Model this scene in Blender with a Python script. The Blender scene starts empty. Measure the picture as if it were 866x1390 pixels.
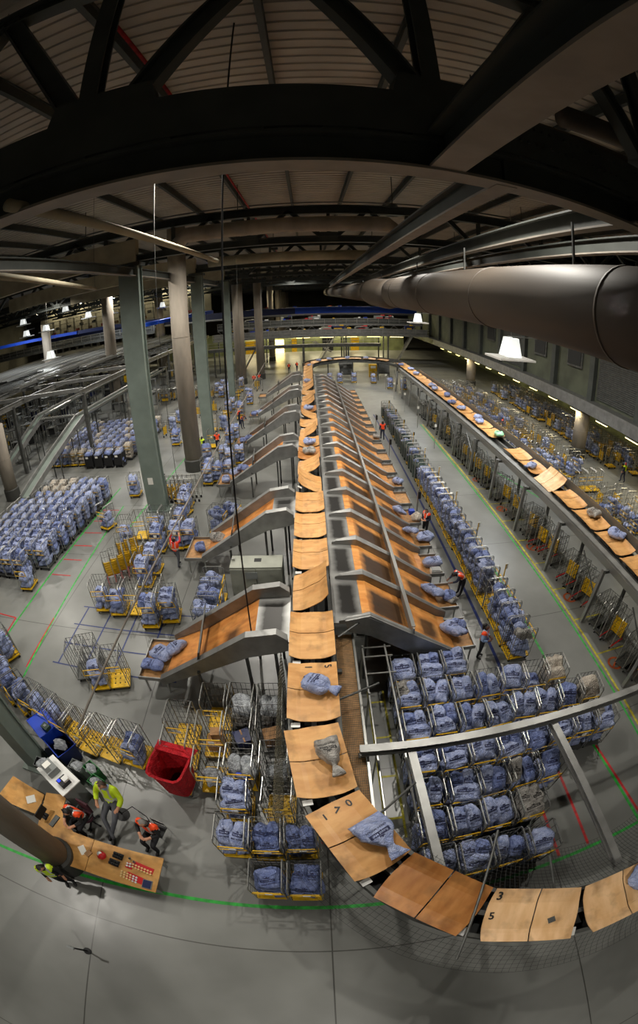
import bpy, bmesh, math, random
from mathutils import Vector, Matrix, noise
from mathutils.bvhtree import BVHTree
SC = bpy.context.scene
COL = SC.collection
R = math.radians
PI = math.pi
rnd = random.Random(7)
H = 12.0            # camera height over the hall floor

# ------------------------------------------------------------------ camera (full-frame fisheye on a gantry)
PITCH, ROLL, YAW = R(23.62), R(-1.62), R(0.82)
cd = bpy.data.cameras.new('camera')
cam = bpy.data.objects.new('camera', cd)
COL.objects.link(cam)
SC.camera = cam
K = 1300 / 36.0
cd.type = 'PANO'
cd.panorama_type = 'FISHEYE_EQUISOLID'
cd.fisheye_lens = 586 / K
cd.fisheye_fov = R(230)
cd.sensor_width = 866 / K
cd.sensor_height = 1390 / K
cd.sensor_fit = 'VERTICAL'
cd.shift_y = -45 / 1390
cd.clip_start = 0.05
cd.clip_end = 500
def _cam_matrix():
    cp, sp, c, s, cy, sy = math.cos(PITCH), math.sin(PITCH), math.cos(ROLL), math.sin(ROLL), math.cos(YAW), math.sin(YAW)
    def yw(v):
        return Vector((cy * v[0] + sy * v[1], -sy * v[0] + cy * v[1], v[2]))
    ex, ey, ez = yw((c, s * sp, s * cp)), yw((-s, c * sp, c * cp)), yw((0, -cp, sp))
    m = Matrix((ex, ey, ez)).transposed().to_4x4()
    m.translation = (0, 0, H)
    return m
cam.matrix_world = _cam_matrix()

# ------------------------------------------------------------------ world, exposure
SC.view_settings.view_transform = 'Standard'
SC.view_settings.look = 'None'
SC.view_settings.gamma = 1
SC.view_settings.use_curve_mapping = False
SC.view_settings.exposure = EXPOSURE = -0.12
w = bpy.data.worlds.new('world')
SC.world = w
w.use_nodes = True
w.node_tree.nodes['Background'].inputs[0].default_value = (0.75, 0.8, 0.85, 1)
w.node_tree.nodes['Background'].inputs[1].default_value = 0.02
SC.cycles.use_denoising = True
SC.cycles.max_bounces = 5
SC.cycles.diffuse_bounces = 3
SC.cycles.glossy_bounces = 2
SC.cycles.transparent_max_bounces = 6
SC.cycles.sample_clamp_indirect = 4
SC.cycles.caustics_reflective = False
SC.cycles.caustics_refractive = False

# ------------------------------------------------------------------ high-bay lighting of the hall
LAMPS = []  # some follow glints on the floor, the rest are added for even light
for _p in ((-15, 1), (-15, 13.4), (-14, 25.5), (-16.5, 40), (-27, 30), (-33, 47), (-25, 55), (-16.5, 63), (2, -10), (-4, 13), (5, 11.5), (14.6, 14.6),
           (-4, 26), (5, 25), (15, 28), (-3, 41), (6, 40), (15, 43), (-3, 57), (8, 56), (-2, 74), (10, 74)):
    LAMPS.append(_p)
LAMP_Z = H + 5.6
for _x, _y in LAMPS:
    l = bpy.data.lights.new('high_bay_light', 'SPOT')
    l.energy = 4300
    l.color = (1.0, 0.95, 0.86)
    l.spot_size = R(152)
    l.spot_blend = 0.75
    l.shadow_soft_size = 0.26
    o = bpy.data.objects.new('high_bay_light', l)
    o.location = (_x, _y, LAMP_Z - 0.34)
    COL.objects.link(o)

# ------------------------------------------------------------------ materials
def lin(c):
    return tuple(((x / 255) / 12.92 if x <= 10 else (((x / 255) + 0.055) / 1.055) ** 2.4) for x in c) + (1,)
def mat(name, rgb, rough=0.6, metal=0.0, var=0.0, scale=4.0, bump=0.0, bscale=30.0, rgb2=None, emit=0, stretch=(1, 1, 1), spec=0.5, alpha=None):
    m = bpy.data.materials.new(name)
    m.use_nodes = True
    nt = m.node_tree
    b = nt.nodes['Principled BSDF']
    b.inputs['Base Color'].default_value = lin(rgb)
    b.inputs['Roughness'].default_value = rough
    b.inputs['Metallic'].default_value = metal
    b.inputs['Specular IOR Level'].default_value = spec
    if var or rgb2 or bump:
        tc = nt.nodes.new('ShaderNodeTexCoord')
        mp = nt.nodes.new('ShaderNodeMapping')
        mp.inputs['Scale'].default_value = stretch
        nt.links.new(tc.outputs['Object'], mp.inputs['Vector'])
    if var or rgb2:
        n = nt.nodes.new('ShaderNodeTexNoise')
        n.inputs['Scale'].default_value = scale
        n.inputs['Detail'].default_value = 4
        nt.links.new(mp.outputs[0], n.inputs['Vector'])
        r = nt.nodes.new('ShaderNodeValToRGB')
        r.color_ramp.elements[0].position = 0.35
        r.color_ramp.elements[1].position = 0.65
        c2 = rgb2 or tuple(max(0, x * (1 - var)) for x in rgb)
        r.color_ramp.elements[0].color = lin(c2)
        r.color_ramp.elements[1].color = lin(rgb)
        nt.links.new(n.outputs['Fac'], r.inputs[0])
        nt.links.new(r.outputs[0], b.inputs['Base Color'])
    if bump:
        n2 = nt.nodes.new('ShaderNodeTexNoise')
        n2.inputs['Scale'].default_value = bscale
        n2.inputs['Detail'].default_value = 3
        nt.links.new(mp.outputs[0], n2.inputs['Vector'])
        bp = nt.nodes.new('ShaderNodeBump')
        bp.inputs['Strength'].default_value = bump
        bp.inputs['Distance'].default_value = 0.05
        nt.links.new(n2.outputs['Fac'], bp.inputs['Height'])
        nt.links.new(bp.outputs[0], b.inputs['Normal'])
    if emit:
        b.inputs['Emission Color'].default_value = lin(rgb)
        b.inputs['Emission Strength'].default_value = emit
    if alpha is not None:
        b.inputs['Alpha'].default_value = alpha
    return m

def _floor_mat():
    m = bpy.data.materials.new('polished_concrete')
    m.use_nodes = True
    nt = m.node_tree
    b = nt.nodes['Principled BSDF']
    tc = nt.nodes.new('ShaderNodeTexCoord')
    n = nt.nodes.new('ShaderNodeTexNoise'); n.inputs['Scale'].default_value = 0.3; n.inputs['Detail'].default_value = 4
    n.inputs['Roughness'].default_value = 0.5
    nt.links.new(tc.outputs['Object'], n.inputs['Vector'])
    r = nt.nodes.new('ShaderNodeValToRGB')
    r.color_ramp.elements[0].position = 0.32; r.color_ramp.elements[1].position = 0.68
    r.color_ramp.elements[0].color = lin((104, 105, 101)); r.color_ramp.elements[1].color = lin((128, 129, 125))
    nt.links.new(n.outputs['Fac'], r.inputs[0])
    # poured bays: thin dark saw cuts every six metres
    sx = nt.nodes.new('ShaderNodeSeparateXYZ'); nt.links.new(tc.outputs['Object'], sx.inputs[0])
    acc = None
    for ax in (0, 1):
        mo = nt.nodes.new('ShaderNodeMath'); mo.operation = 'PINGPONG'; mo.inputs[1].default_value = 3.0
        nt.links.new(sx.outputs[ax], mo.inputs[0])
        lt = nt.nodes.new('ShaderNodeMath'); lt.operation = 'LESS_THAN'; lt.inputs[1].default_value = 0.018
        nt.links.new(mo.outputs[0], lt.inputs[0])
        if acc is None:
            acc = lt
        else:
            mx = nt.nodes.new('ShaderNodeMath'); mx.operation = 'MAXIMUM'
            nt.links.new(acc.outputs[0], mx.inputs[0]); nt.links.new(lt.outputs[0], mx.inputs[1]); acc = mx
    mixc = nt.nodes.new('ShaderNodeMix'); mixc.data_type = 'RGBA'
    nt.links.new(acc.outputs[0], mixc.inputs['Factor'])
    nt.links.new(r.outputs[0], mixc.inputs['A'])
    mixc.inputs['B'].default_value = lin((70, 70, 66))
    nt.links.new(mixc.outputs['Result'], b.inputs['Base Color'])
    n2 = nt.nodes.new('ShaderNodeTexNoise'); n2.inputs['Scale'].default_value = 1.3; n2.inputs['Detail'].default_value = 5
    nt.links.new(tc.outputs['Object'], n2.inputs['Vector'])
    mr = nt.nodes.new('ShaderNodeMapRange'); mr.inputs['To Min'].default_value = 0.24; mr.inputs['To Max'].default_value = 0.44
    nt.links.new(n2.outputs['Fac'], mr.inputs['Value'])
    nt.links.new(mr.outputs[0], b.inputs['Roughness'])
    b.inputs['Specular IOR Level'].default_value = 0.6
    return m

def _wood_mat(name, c1, c2, stain=0.0, smin=(0, 0), ssize=(1, 1), spec=0.35):
    """plywood: grain bands, faint blotches, optional soft-edged rubber scuff patch fixed in object space"""
    m = bpy.data.materials.new(name)
    m.use_nodes = True
    nt = m.node_tree
    b = nt.nodes['Principled BSDF']
    b.inputs['Roughness'].default_value = 0.45
    b.inputs['Specular IOR Level'].default_value = spec
    tc = nt.nodes.new('ShaderNodeTexCoord')
    oi = nt.nodes.new('ShaderNodeObjectInfo')
    ad = nt.nodes.new('ShaderNodeVectorMath'); ad.operation = 'ADD'
    sc_ = nt.nodes.new('ShaderNodeVectorMath'); sc_.operation = 'SCALE'; sc_.inputs['Scale'].default_value = 1.0
    cmb = nt.nodes.new('ShaderNodeCombineXYZ')
    mu = nt.nodes.new('ShaderNodeMath'); mu.operation = 'MULTIPLY'; mu.inputs[1].default_value = 37.0
    nt.links.new(oi.outputs['Random'], mu.inputs[0])
    nt.links.new(mu.outputs[0], cmb.inputs[2])
    nt.links.new(tc.outputs['Object'], ad.inputs[0]); nt.links.new(cmb.outputs[0], ad.inputs[1])
    mp = nt.nodes.new('ShaderNodeMapping'); mp.inputs['Scale'].default_value = (0.9, 2.6, 1)
    nt.links.new(ad.outputs[0], mp.inputs['Vector'])
    n = nt.nodes.new('ShaderNodeTexNoise'); n.inputs['Scale'].default_value = 1.6; n.inputs['Detail'].default_value = 5
    nt.links.new(mp.outputs[0], n.inputs['Vector'])
    r = nt.nodes.new('ShaderNodeValToRGB')
    r.color_ramp.elements[0].position = 0.35; r.color_ramp.elements[1].position = 0.68
    r.color_ramp.elements[0].color = lin(c2); r.color_ramp.elements[1].color = lin(c1)
    nt.links.new(n.outputs['Fac'], r.inputs[0])
    n3 = nt.nodes.new('ShaderNodeTexNoise'); n3.inputs['Scale'].default_value = 2.4; n3.inputs['Detail'].default_value = 3
    nt.links.new(ad.outputs[0], n3.inputs['Vector'])
    r3 = nt.nodes.new('ShaderNodeMapRange'); r3.inputs['From Min'].default_value = 0.5; r3.inputs['From Max'].default_value = 0.76
    r3.inputs['To Max'].default_value = 0.55
    nt.links.new(n3.outputs['Fac'], r3.inputs['Value'])
    mx = nt.nodes.new('ShaderNodeMix'); mx.data_type = 'RGBA'
    nt.links.new(r3.outputs[0], mx.inputs['Factor'])
    nt.links.new(r.outputs[0], mx.inputs['A']); mx.inputs['B'].default_value = lin((84, 60, 36))
    last = mx.outputs['Result']
    if stain:
        last = _add_stain(nt, tc, last, stain, smin, ssize)
    nt.links.new(last, b.inputs['Base Color'])
    return m

def _add_stain(nt, tc, last, stain, smin, ssize, dark=(22, 19, 16)):
    sx = nt.nodes.new('ShaderNodeSeparateXYZ'); nt.links.new(tc.outputs['Object'], sx.inputs[0])
    nz = nt.nodes.new('ShaderNodeTexNoise'); nz.inputs['Scale'].default_value = 3.0
    nt.links.new(tc.outputs['Object'], nz.inputs['Vector'])
    ms = []
    for ax in (0, 1):
        a = nt.nodes.new('ShaderNodeMath'); a.operation = 'SUBTRACT'; a.inputs[1].default_value = smin[ax] + ssize[ax] / 2
        nt.links.new(sx.outputs[ax], a.inputs[0])
        ab = nt.nodes.new('ShaderNodeMath'); ab.operation = 'ABSOLUTE'; nt.links.new(a.outputs[0], ab.inputs[0])
        wv = nt.nodes.new('ShaderNodeMath'); wv.operation = 'MULTIPLY_ADD'; wv.inputs[1].default_value = 0.16; 
        nt.links.new(nz.outputs['Fac'], wv.inputs[0]); nt.links.new(ab.outputs[0], wv.inputs[2])
        m2 = nt.nodes.new('ShaderNodeMapRange'); m2.inputs['From Min'].default_value = ssize[ax] / 2 + 0.2; m2.inputs['From Max'].default_value = ssize[ax] / 2 - 0.06
        nt.links.new(wv.outputs[0], m2.inputs['Value'])
        ms.append(m2)
    p = nt.nodes.new('ShaderNodeMath'); p.operation = 'MULTIPLY'
    nt.links.new(ms[0].outputs[0], p.inputs[0]); nt.links.new(ms[1].outputs[0], p.inputs[1])
    q = nt.nodes.new('ShaderNodeMath'); q.operation = 'MULTIPLY'; q.inputs[1].default_value = stain
    nt.links.new(p.outputs[0], q.inputs[0])
    mx = nt.nodes.new('ShaderNodeMix'); mx.data_type = 'RGBA'
    nt.links.new(q.outputs[0], mx.inputs['Factor'])
    nt.links.new(last, mx.inputs['A']); mx.inputs['B'].default_value = lin(dark)
    return mx.outputs['Result']

def _steel_stain(name, smin, ssize):
    m = bpy.data.materials.new(name); m.use_nodes = True
    nt = m.node_tree; b = nt.nodes['Principled BSDF']
    b.inputs['Roughness'].default_value = 0.38; b.inputs['Metallic'].default_value = 0.55
    tc = nt.nodes.new('ShaderNodeTexCoord')
    rgb = nt.nodes.new('ShaderNodeRGB'); rgb.outputs[0].default_value = lin((158, 158, 155))
    nt.links.new(_add_stain(nt, tc, rgb.outputs[0], 0.93, smin, ssize), b.inputs['Base Color'])
    return m

def _cloth(name, c1, c2, rough=0.55):
    """woven plastic sack cloth with creases"""
    m = bpy.data.materials.new(name); m.use_nodes = True
    nt = m.node_tree; b = nt.nodes['Principled BSDF']
    b.inputs['Roughness'].default_value = rough
    b.inputs['Specular IOR Level'].default_value = 0.35
    tc = nt.nodes.new('ShaderNodeTexCoord'); oi = nt.nodes.new('ShaderNodeObjectInfo')
    mp = nt.nodes.new('ShaderNodeVectorMath'); mp.operation = 'ADD'
    mu = nt.nodes.new('ShaderNodeVectorMath'); mu.operation = 'SCALE'; mu.inputs[0].default_value = (13, 7, 29)
    nt.links.new(oi.outputs['Random'], mu.inputs['Scale'])
    nt.links.new(tc.outputs['Object'], mp.inputs[0]); nt.links.new(mu.outputs[0], mp.inputs[1])
    n = nt.nodes.new('ShaderNodeTexNoise'); n.inputs['Scale'].default_value = 5.0; n.inputs['Detail'].default_value = 4; n.inputs['Distortion'].default_value = 1.2
    nt.links.new(mp.outputs[0], n.inputs['Vector'])
    r = nt.nodes.new('ShaderNodeValToRGB'); r.color_ramp.elements[0].position = 0.35; r.color_ramp.elements[1].position = 0.62
    r.color_ramp.elements[0].color = lin(c2); r.color_ramp.elements[1].color = lin(c1)
    nt.links.new(n.outputs['Fac'], r.inputs[0]); nt.links.new(r.outputs[0], b.inputs['Base Color'])
    v = nt.nodes.new('ShaderNodeTexVoronoi'); v.inputs['Scale'].default_value = 7.0; v.feature = 'F1'
    dm = nt.nodes.new('ShaderNodeVectorMath'); dm.operation = 'ADD'
    nt.links.new(mp.outputs[0], dm.inputs[0]); nt.links.new(n.outputs['Color'], dm.inputs[1])
    nt.links.new(dm.outputs[0], v.inputs['Vector'])
    bp = nt.nodes.new('ShaderNodeBump'); bp.inputs['Strength'].default_value = 0.9; bp.inputs['Distance'].default_value = 0.045
    nt.links.new(v.outputs['Distance'], bp.inputs['Height']); nt.links.new(bp.outputs[0], b.inputs['Normal'])
    return m

M = dict(
    floor=_floor_mat(),
    ply=_wood_mat('tray_plywood', (214, 164, 104), (194, 140, 82)),
    ply_pale=_wood_mat('pale_tray_plywood', (232, 192, 146), (212, 168, 118)),
    ply_dark=_wood_mat('worn_brown_tray_plywood', (186, 128, 70), (160, 102, 50)),
    ply_bed=_wood_mat('chute_plywood', (222, 158, 88), (196, 126, 60), 0.93, (1.7, 0.5), (1.2, 1.25)),
    ply_low=_wood_mat('lower_chute_plywood', (222, 158, 88), (196, 126, 60), 0.85, (3.5, 0.6), (0.7, 1.0)),
    ply_bedl=_wood_mat('side_chute_plywood', (214, 146, 78), (182, 112, 52), 0.8, (-3.0, -0.4), (0.5, 0.5)),
    head=_steel_stain('scuffed_head_steel', (0.62, 0.36), (0.62, 1.6)),
    headl=_steel_stain('scuffed_side_head_steel', (-1.8, -0.7), (0.8, 1.5)),
    desk=_wood_mat('desk_beech', (214, 164, 96), (190, 138, 74)),
    deal=mat('plain_wood', (190, 140, 85), 0.6, var=0.2, scale=6),
    steel=mat('sheet_steel', (150, 150, 147), 0.42, 0.5, var=0.14, scale=2.0),
    steeld=mat('dull_steel', (96, 97, 94), 0.5, 0.4, var=0.2, scale=3.0),
    tube=mat('zinc_tube', (168, 168, 164), 0.32, 0.75),
    wire=mat('dark_wire', (88, 88, 86), 0.4, 0.6),
    chrome=mat('chrome', (215, 215, 215), 0.15, 0.95),
    truss=mat('truss_paint', (66, 70, 66), 0.6, 0.0, var=0.15, scale=1.5),
    girder=mat('girder_paint', (140, 132, 122), 0.62, 0.0, var=0.1, scale=2.0),
    green=mat('column_green_paint', (122, 134, 126), 0.55, 0.0, var=0.1, scale=1.0),
    conc=mat('column_concrete', (162, 152, 138), 0.75, 0.0, var=0.16, scale=1.2, bump=0.15, bscale=9, stretch=(1, 1, 0.25)),
    concd=mat('column_base_paint', (58, 58, 54), 0.6),
    beamc=mat('concrete_beam', (176, 166, 140), 0.8, var=0.15, scale=0.8),
    roof=mat('roof_sheet', (176, 168, 156), 0.6, 0.0, var=0.08, scale=0.7),
    duct=mat('duct_metal', (72, 63, 53), 0.62, 0.0, var=0.16, scale=0.8, stretch=(1, .25, 1)),
    facade=mat('facade_panel', (84, 88, 72), 0.6, var=0.2, scale=0.6),
    blue=_cloth('blue_sack_cloth', (178, 188, 222), (138, 152, 198)),
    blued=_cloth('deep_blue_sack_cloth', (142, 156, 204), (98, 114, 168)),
    grey=_cloth('grey_sack_cloth', (178, 174, 168), (140, 136, 130)),
    cream=_cloth('cream_sack_cloth', (214, 204, 190), (178, 166, 150)),
    clear=_cloth('clear_plastic_wrap', (196, 200, 204), (150, 154, 160), 0.25),
    ink=mat('sack_ink', (38, 42, 78), 0.7),
    inkg=mat('grey_sack_ink', (48, 46, 44), 0.7),
    yellow=mat('yellow_plastic', (232, 184, 20), 0.45, var=0.15, scale=6),
    yline=mat('yellow_floor_paint', (208, 196, 50), 0.5, var=0.3, scale=5),
    gline=mat('green_floor_paint', (48, 176, 64), 0.5, var=0.25, scale=5),
    rline=mat('red_floor_paint', (196, 40, 40), 0.5, var=0.25, scale=5),
    bline=mat('blue_floor_paint', (38, 54, 112), 0.5, var=0.25, scale=5),
    oline=mat('orange_floor_paint', (206, 92, 34), 0.5, var=0.25, scale=5),
    black=mat('black_rubber', (22, 22, 23), 0.6),
    dark=mat('dark_interior', (34, 35, 34), 0.7),
    white=mat('white_paint', (226, 226, 222), 0.45),
    card=mat('white_card', (232, 230, 222), 0.8),
    cardb=mat('cardboard', (176, 132, 88), 0.8, var=0.15, scale=5),
    red=_cloth('red_canvas', (196, 24, 36), (158, 14, 26), 0.7),
    redp=mat('red_plastic', (200, 30, 34), 0.4),
    bluep=mat('blue_plastic', (24, 62, 176), 0.4),
    bluec=mat('blue_gallery_paint', (20, 74, 196), 0.45),
    navy=mat('navy_plastic', (22, 34, 80), 0.45),
    greenp=mat('dark_green_plastic', (34, 58, 46), 0.5),
    greenb=mat('green_plastic', (46, 120, 62), 0.5),
    greyp=mat('grey_plastic', (126, 130, 128), 0.5),
    cabinet=mat('cabinet_enamel', (150, 152, 140), 0.5, var=0.08, scale=2),
    wallg=mat('far_wall_green', (150, 158, 112), 0.8, var=0.2, scale=0.5),
    walld=mat('wall_dark', (96, 94, 84), 0.85, var=0.2, scale=0.3),
    skin=mat('skin', (196, 142, 112), 0.55), skind=mat('dark_skin', (110, 72, 54), 0.55),
    orange=mat('vest_orange', (250, 78, 24), 0.6), hiyel=mat('vest_yellow', (206, 236, 40), 0.6),
    silver=mat('reflective_tape', (206, 208, 206), 0.3, 0.3),
    cblack=mat('black_clothes', (28, 28, 32), 0.8), cnavy=mat('navy_clothes', (34, 38, 58), 0.8), cgrey=mat('grey_clothes', (84, 86, 92), 0.8),
    clblue=mat('pale_blue_shirt', (140, 165, 205), 0.8), cwine=mat('dark_wine_clothes', (62, 26, 38), 0.8),
    hairb=mat('black_hair', (22, 18, 16), 0.6), hairbr=mat('brown_hair', (64, 44, 30), 0.6), hairg=mat('grey_hair', (120, 116, 112), 0.6),
    lampw=mat('lamp_glow_cold', (236, 246, 255), emit=9), lampy=mat('lamp_glow_warm', (255, 226, 140), emit=9),
    plexi=mat('grey_guard_sheet', (120, 112, 100), 0.35, 0.0, var=0.15, scale=1.5, alpha=0.8),
    netm=mat('net_cord', (84, 80, 62), 0.8),
    netk=mat('black_net_cord', (40, 40, 40), 0.8),
    hazard=mat('hazard_black', (26, 24, 20), 0.5),
)

# ------------------------------------------------------------------ mesh building helpers
class MB:
    def __init__(s):
        s.v, s.f, s.m = [], [], []
    def add(s, vs, fs, m=0):
        o = len(s.v)
        s.v.extend([tuple(p) for p in vs])
        s.f.extend([tuple(i + o for i in f) for f in fs])
        s.m.extend([m] * len(fs))
        return s
    def box(s, c, d, m=0, rz=0, rx=0, ry=0):
        x, y, z = d[0] / 2, d[1] / 2, d[2] / 2
        ps = [Vector((a * x, b * y, g * z)) for a in (-1, 1) for b in (-1, 1) for g in (-1, 1)]
        if rz or rx or ry:
            Q = Matrix.Rotation(rz, 3, 'Z') @ Matrix.Rotation(ry, 3, 'Y') @ Matrix.Rotation(rx, 3, 'X')
            ps = [Q @ p for p in ps]
        ps = [p + Vector(c) for p in ps]
        return s.add(ps, [(0, 1, 3, 2), (4, 6, 7, 5), (0, 4, 5, 1), (2, 3, 7, 6), (0, 2, 6, 4), (1, 5, 7, 3)], m)
    def bar(s, p, q, w_, h, m=0, up=(0, 0, 1)):
        """rectangular bar from p to q, w_ sideways, h along up"""
        p, q = Vector(p), Vector(q)
        d = (q - p).normalized()
        u = Vector(up)
        if abs(d.dot(u)) > 0.98:
            u = Vector((0, 1, 0))
        sd = d.cross(u).normalized()
        u = sd.cross(d).normalized()
        ps = []
        for e in (p, q):
            for a in (-1, 1):
                for b in (-1, 1):
                    ps.append(e + sd * (a * w_ / 2) + u * (b * h / 2))
        return s.add(ps, [(0, 1, 3, 2), (4, 6, 7, 5), (0, 4, 5, 1), (2, 3, 7, 6), (0, 2, 6, 4), (1, 5, 7, 3)], m)
    def ibeam(s, p, q, w_, h, m=0, m2=None, tf=0.05, tw=0.04):
        """I section: web plus two flanges"""
        p, q = Vector(p), Vector(q)
        d = (q - p).normalized(); u = Vector((0, 0, 1))
        if abs(d.dot(u)) > 0.98:
            u = Vector((0, 1, 0))
        sd = d.cross(u).normalized(); u = sd.cross(d).normalized()
        s.bar(p, q, tw, h, m, up)if False else None
        s.bar(p, q, tw, h - tf, m, tuple(u))
        s.bar(p + u * (h / 2), q + u * (h / 2), w_, tf, m, tuple(u))
        s.bar(p - u * (h / 2), q - u * (h / 2), w_, tf, m if m2 is None else m2, tuple(u))
        return s
    def path(s, pts, r, n=6, m=0, closed=False, caps=True):
        pts = [Vector(p) for p in pts]
        N = len(pts)
        rs = r if isinstance(r, (list, tuple)) else [r] * N
        rings, prev = [], None
        for i, p in enumerate(pts):
            if closed:
                t = (pts[(i + 1) % N] - pts[i - 1]).normalized()
            else:
                t = (pts[min(i + 1, N - 1)] - pts[max(i - 1, 0)]).normalized()
            if prev is None:
                a = Vector((0, 0, 1)) if abs(t.z) < 0.9 else Vector((0, 1, 0))
                prev = t.cross(a).normalized()
            a = (prev - t * prev.dot(t))
            a = a.normalized() if a.length > 1e-6 else t.orthogonal().normalized()
            prev = a
            b = t.cross(a)
            rings.append([p + (a * math.cos(2 * PI * k / n) + b * math.sin(2 * PI * k / n)) * rs[i] for k in range(n)])
        vs = [q for g in rings for q in g]
        fs = []
        for i in range(N if closed else N - 1):
            j = (i + 1) % N
            for k in range(n):
                l = (k + 1) % n
                fs.append((i * n + k, i * n + l, j * n + l, j * n + k))
        if caps and not closed:
            fs.append(tuple(range(n - 1, -1, -1)))
            fs.append(tuple((N - 1) * n + k for k in range(n)))
        return s.add(vs, fs, m)
    def tube(s, p, q, r, n=6, m=0):
        return s.path([p, q], r, n, m)
    def lathe(s, prof, n=16, c=(0, 0, 0), m=0):
        vs, fs = [], []
        for r, z in prof:
            for k in range(n):
                a = 2 * PI * k / n
                vs.append((c[0] + r * math.cos(a), c[1] + r * math.sin(a), c[2] + z))
        for i in range(len(prof) - 1):
            for k in range(n):
                l = (k + 1) % n
                fs.append((i * n + k, i * n + l, (i + 1) * n + l, (i + 1) * n + k))
        fs.append(tuple(range(n - 1, -1, -1)))
        fs.append(tuple((len(prof) - 1) * n + k for k in range(n)))
        return s.add(vs, fs, m)
    def prism(s, poly, z0, z1, m=0):
        """poly (x, y) list extruded in z"""
        n = len(poly)
        vs = [(x, y, z0) for x, y in poly] + [(x, y, z1) for x, y in poly]
        fs = [tuple(range(n - 1, -1, -1)), tuple(range(n, 2 * n))] + [(i, (i + 1) % n, (i + 1) % n + n, i + n) for i in range(n)]
        return s.add(vs, fs, m)
    def sheet(s, prof, y0, y1, t, m=0):
        """profile of (x, z) points swept in y, thickness t downwards"""
        n = len(prof)
        vs = []
        for y in (y0, y1):
            vs += [(x, y, z) for x, z in prof] + [(x, y, z - t) for x, z in prof]
        fs = []
        for i in range(n - 1):
            a, b = i, i + 1
            fs += [(a, b, 2 * n + b, 2 * n + a), (n + b, n + a, 3 * n + a, 3 * n + b), (a, n + a, n + b, b), (2 * n + a, 2 * n + b, 3 * n + b, 3 * n + a)]
        fs += [(0, 2 * n, 3 * n, n), (n - 1, 2 * n - 1, 4 * n - 1, 3 * n - 1)]
        return s.add(vs, fs, m)
    def merge(s, me, mw, mats=None):
        o = len(s.v)
        s.v.extend([tuple(mw @ Vector(v)) for v in me[0]])
        s.f.extend([tuple(i + o for i in f) for f in me[1]])
        s.m.extend([mats if mats is not None else k for k in me[2]])
    def mesh(s, name, mats, smooth=False):
        me = bpy.data.meshes.new(name)
        me.from_pydata(s.v, [], s.f)
        for k in (mats if isinstance(mats, (list, tuple)) else [mats]):
            me.materials.append(k)
        me.polygons.foreach_set('material_index', s.m)
        if smooth:
            me.polygons.foreach_set('use_smooth', [True] * len(s.f))
        me.update()
        return me
    def build(s, name, mats, parent=None, loc=(0, 0, 0), rz=0, smooth=False):
        o = bpy.data.objects.new(name, s.mesh(name, mats, smooth))
        COL.objects.link(o)
        o.location = loc
        o.rotation_euler = (0, 0, rz)
        if parent:
            o.parent = parent
        return o

def tag(o, label, cat, group=None, kind=None):
    o['label'] = label
    o['category'] = cat
    if group:
        o['group'] = group
    if kind:
        o['kind'] = kind
    return o
def struct(o, label=None):
    o['kind'] = 'structure'
    if label:
        o['label'] = label
    return o
def root(name, label, cat, group=None, loc=(0, 0, 0), rz=0):
    o = bpy.data.objects.new(name, None)
    o.empty_display_size = 0.2
    COL.objects.link(o)
    o.location = loc
    o.rotation_euler = (0, 0, rz)
    return tag(o, label, cat, group)
KIDS = {}
def dup(r, loc=None, rz=None, label=None, group=None, rot=None):
    c = r.copy()
    COL.objects.link(c)
    if loc is not None:
        c.location = loc
    if rot is not None:
        c.rotation_euler = rot
    elif rz is not None:
        c.rotation_euler = (0, 0, rz)
    if label:
        c['label'] = label
    if group:
        c['group'] = group
    if r.name not in KIDS:
        KIDS[r.name] = [(a, [b for b in bpy.data.objects if b.parent == a]) for a in bpy.data.objects if a.parent == r]
    for a, subs in KIDS[r.name]:
        d = a.copy(); COL.objects.link(d); d.parent = c
        for b in subs:
            e = b.copy(); COL.objects.link(e); e.parent = d
    return c
_ONES = 'zeroth first second third fourth fifth sixth seventh eighth ninth tenth eleventh twelfth thirteenth fourteenth fifteenth sixteenth seventeenth eighteenth nineteenth'.split()
_TENS = {20: 'twentieth', 30: 'thirtieth', 40: 'fortieth', 50: 'fiftieth', 60: 'sixtieth', 70: 'seventieth', 80: 'eightieth', 90: 'ninetieth'}
_TW = {20: 'twenty', 30: 'thirty', 40: 'forty', 50: 'fifty', 60: 'sixty', 70: 'seventy', 80: 'eighty', 90: 'ninety'}
def nth(n):
    if n >= 100:
        return 'hundredth' if n == 100 else 'hundred-and-' + nth(n - 100)
    if n < 20:
        return _ONES[n]
    t, u = n // 10 * 10, n % 10
    return _TENS[t] if u == 0 else _TW[t] + '-' + _ONES[u]

FONT_CACHE = {}
def text_geo(txt, size, bold=0.0):
    """flat lettering as (verts, faces), centred on the origin in xy"""
    key = (txt, size, bold)
    if key in FONT_CACHE:
        return FONT_CACHE[key]
    cu = bpy.data.curves.new('t', 'FONT')
    cu.body = txt; cu.size = size; cu.align_x = 'CENTER'; cu.align_y = 'CENTER'; cu.resolution_u = 2; cu.offset = bold
    o = bpy.data.objects.new('t', cu)
    COL.objects.link(o)
    bpy.context.view_layer.update()
    me = o.to_mesh()
    vs = [tuple(v.co) for v in me.vertices]
    fs = [tuple(p.vertices) for p in me.polygons]
    o.to_mesh_clear()
    bpy.data.objects.remove(o)
    bpy.data.curves.remove(cu)
    FONT_CACHE[key] = (vs, fs)
    return vs, fs
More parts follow.
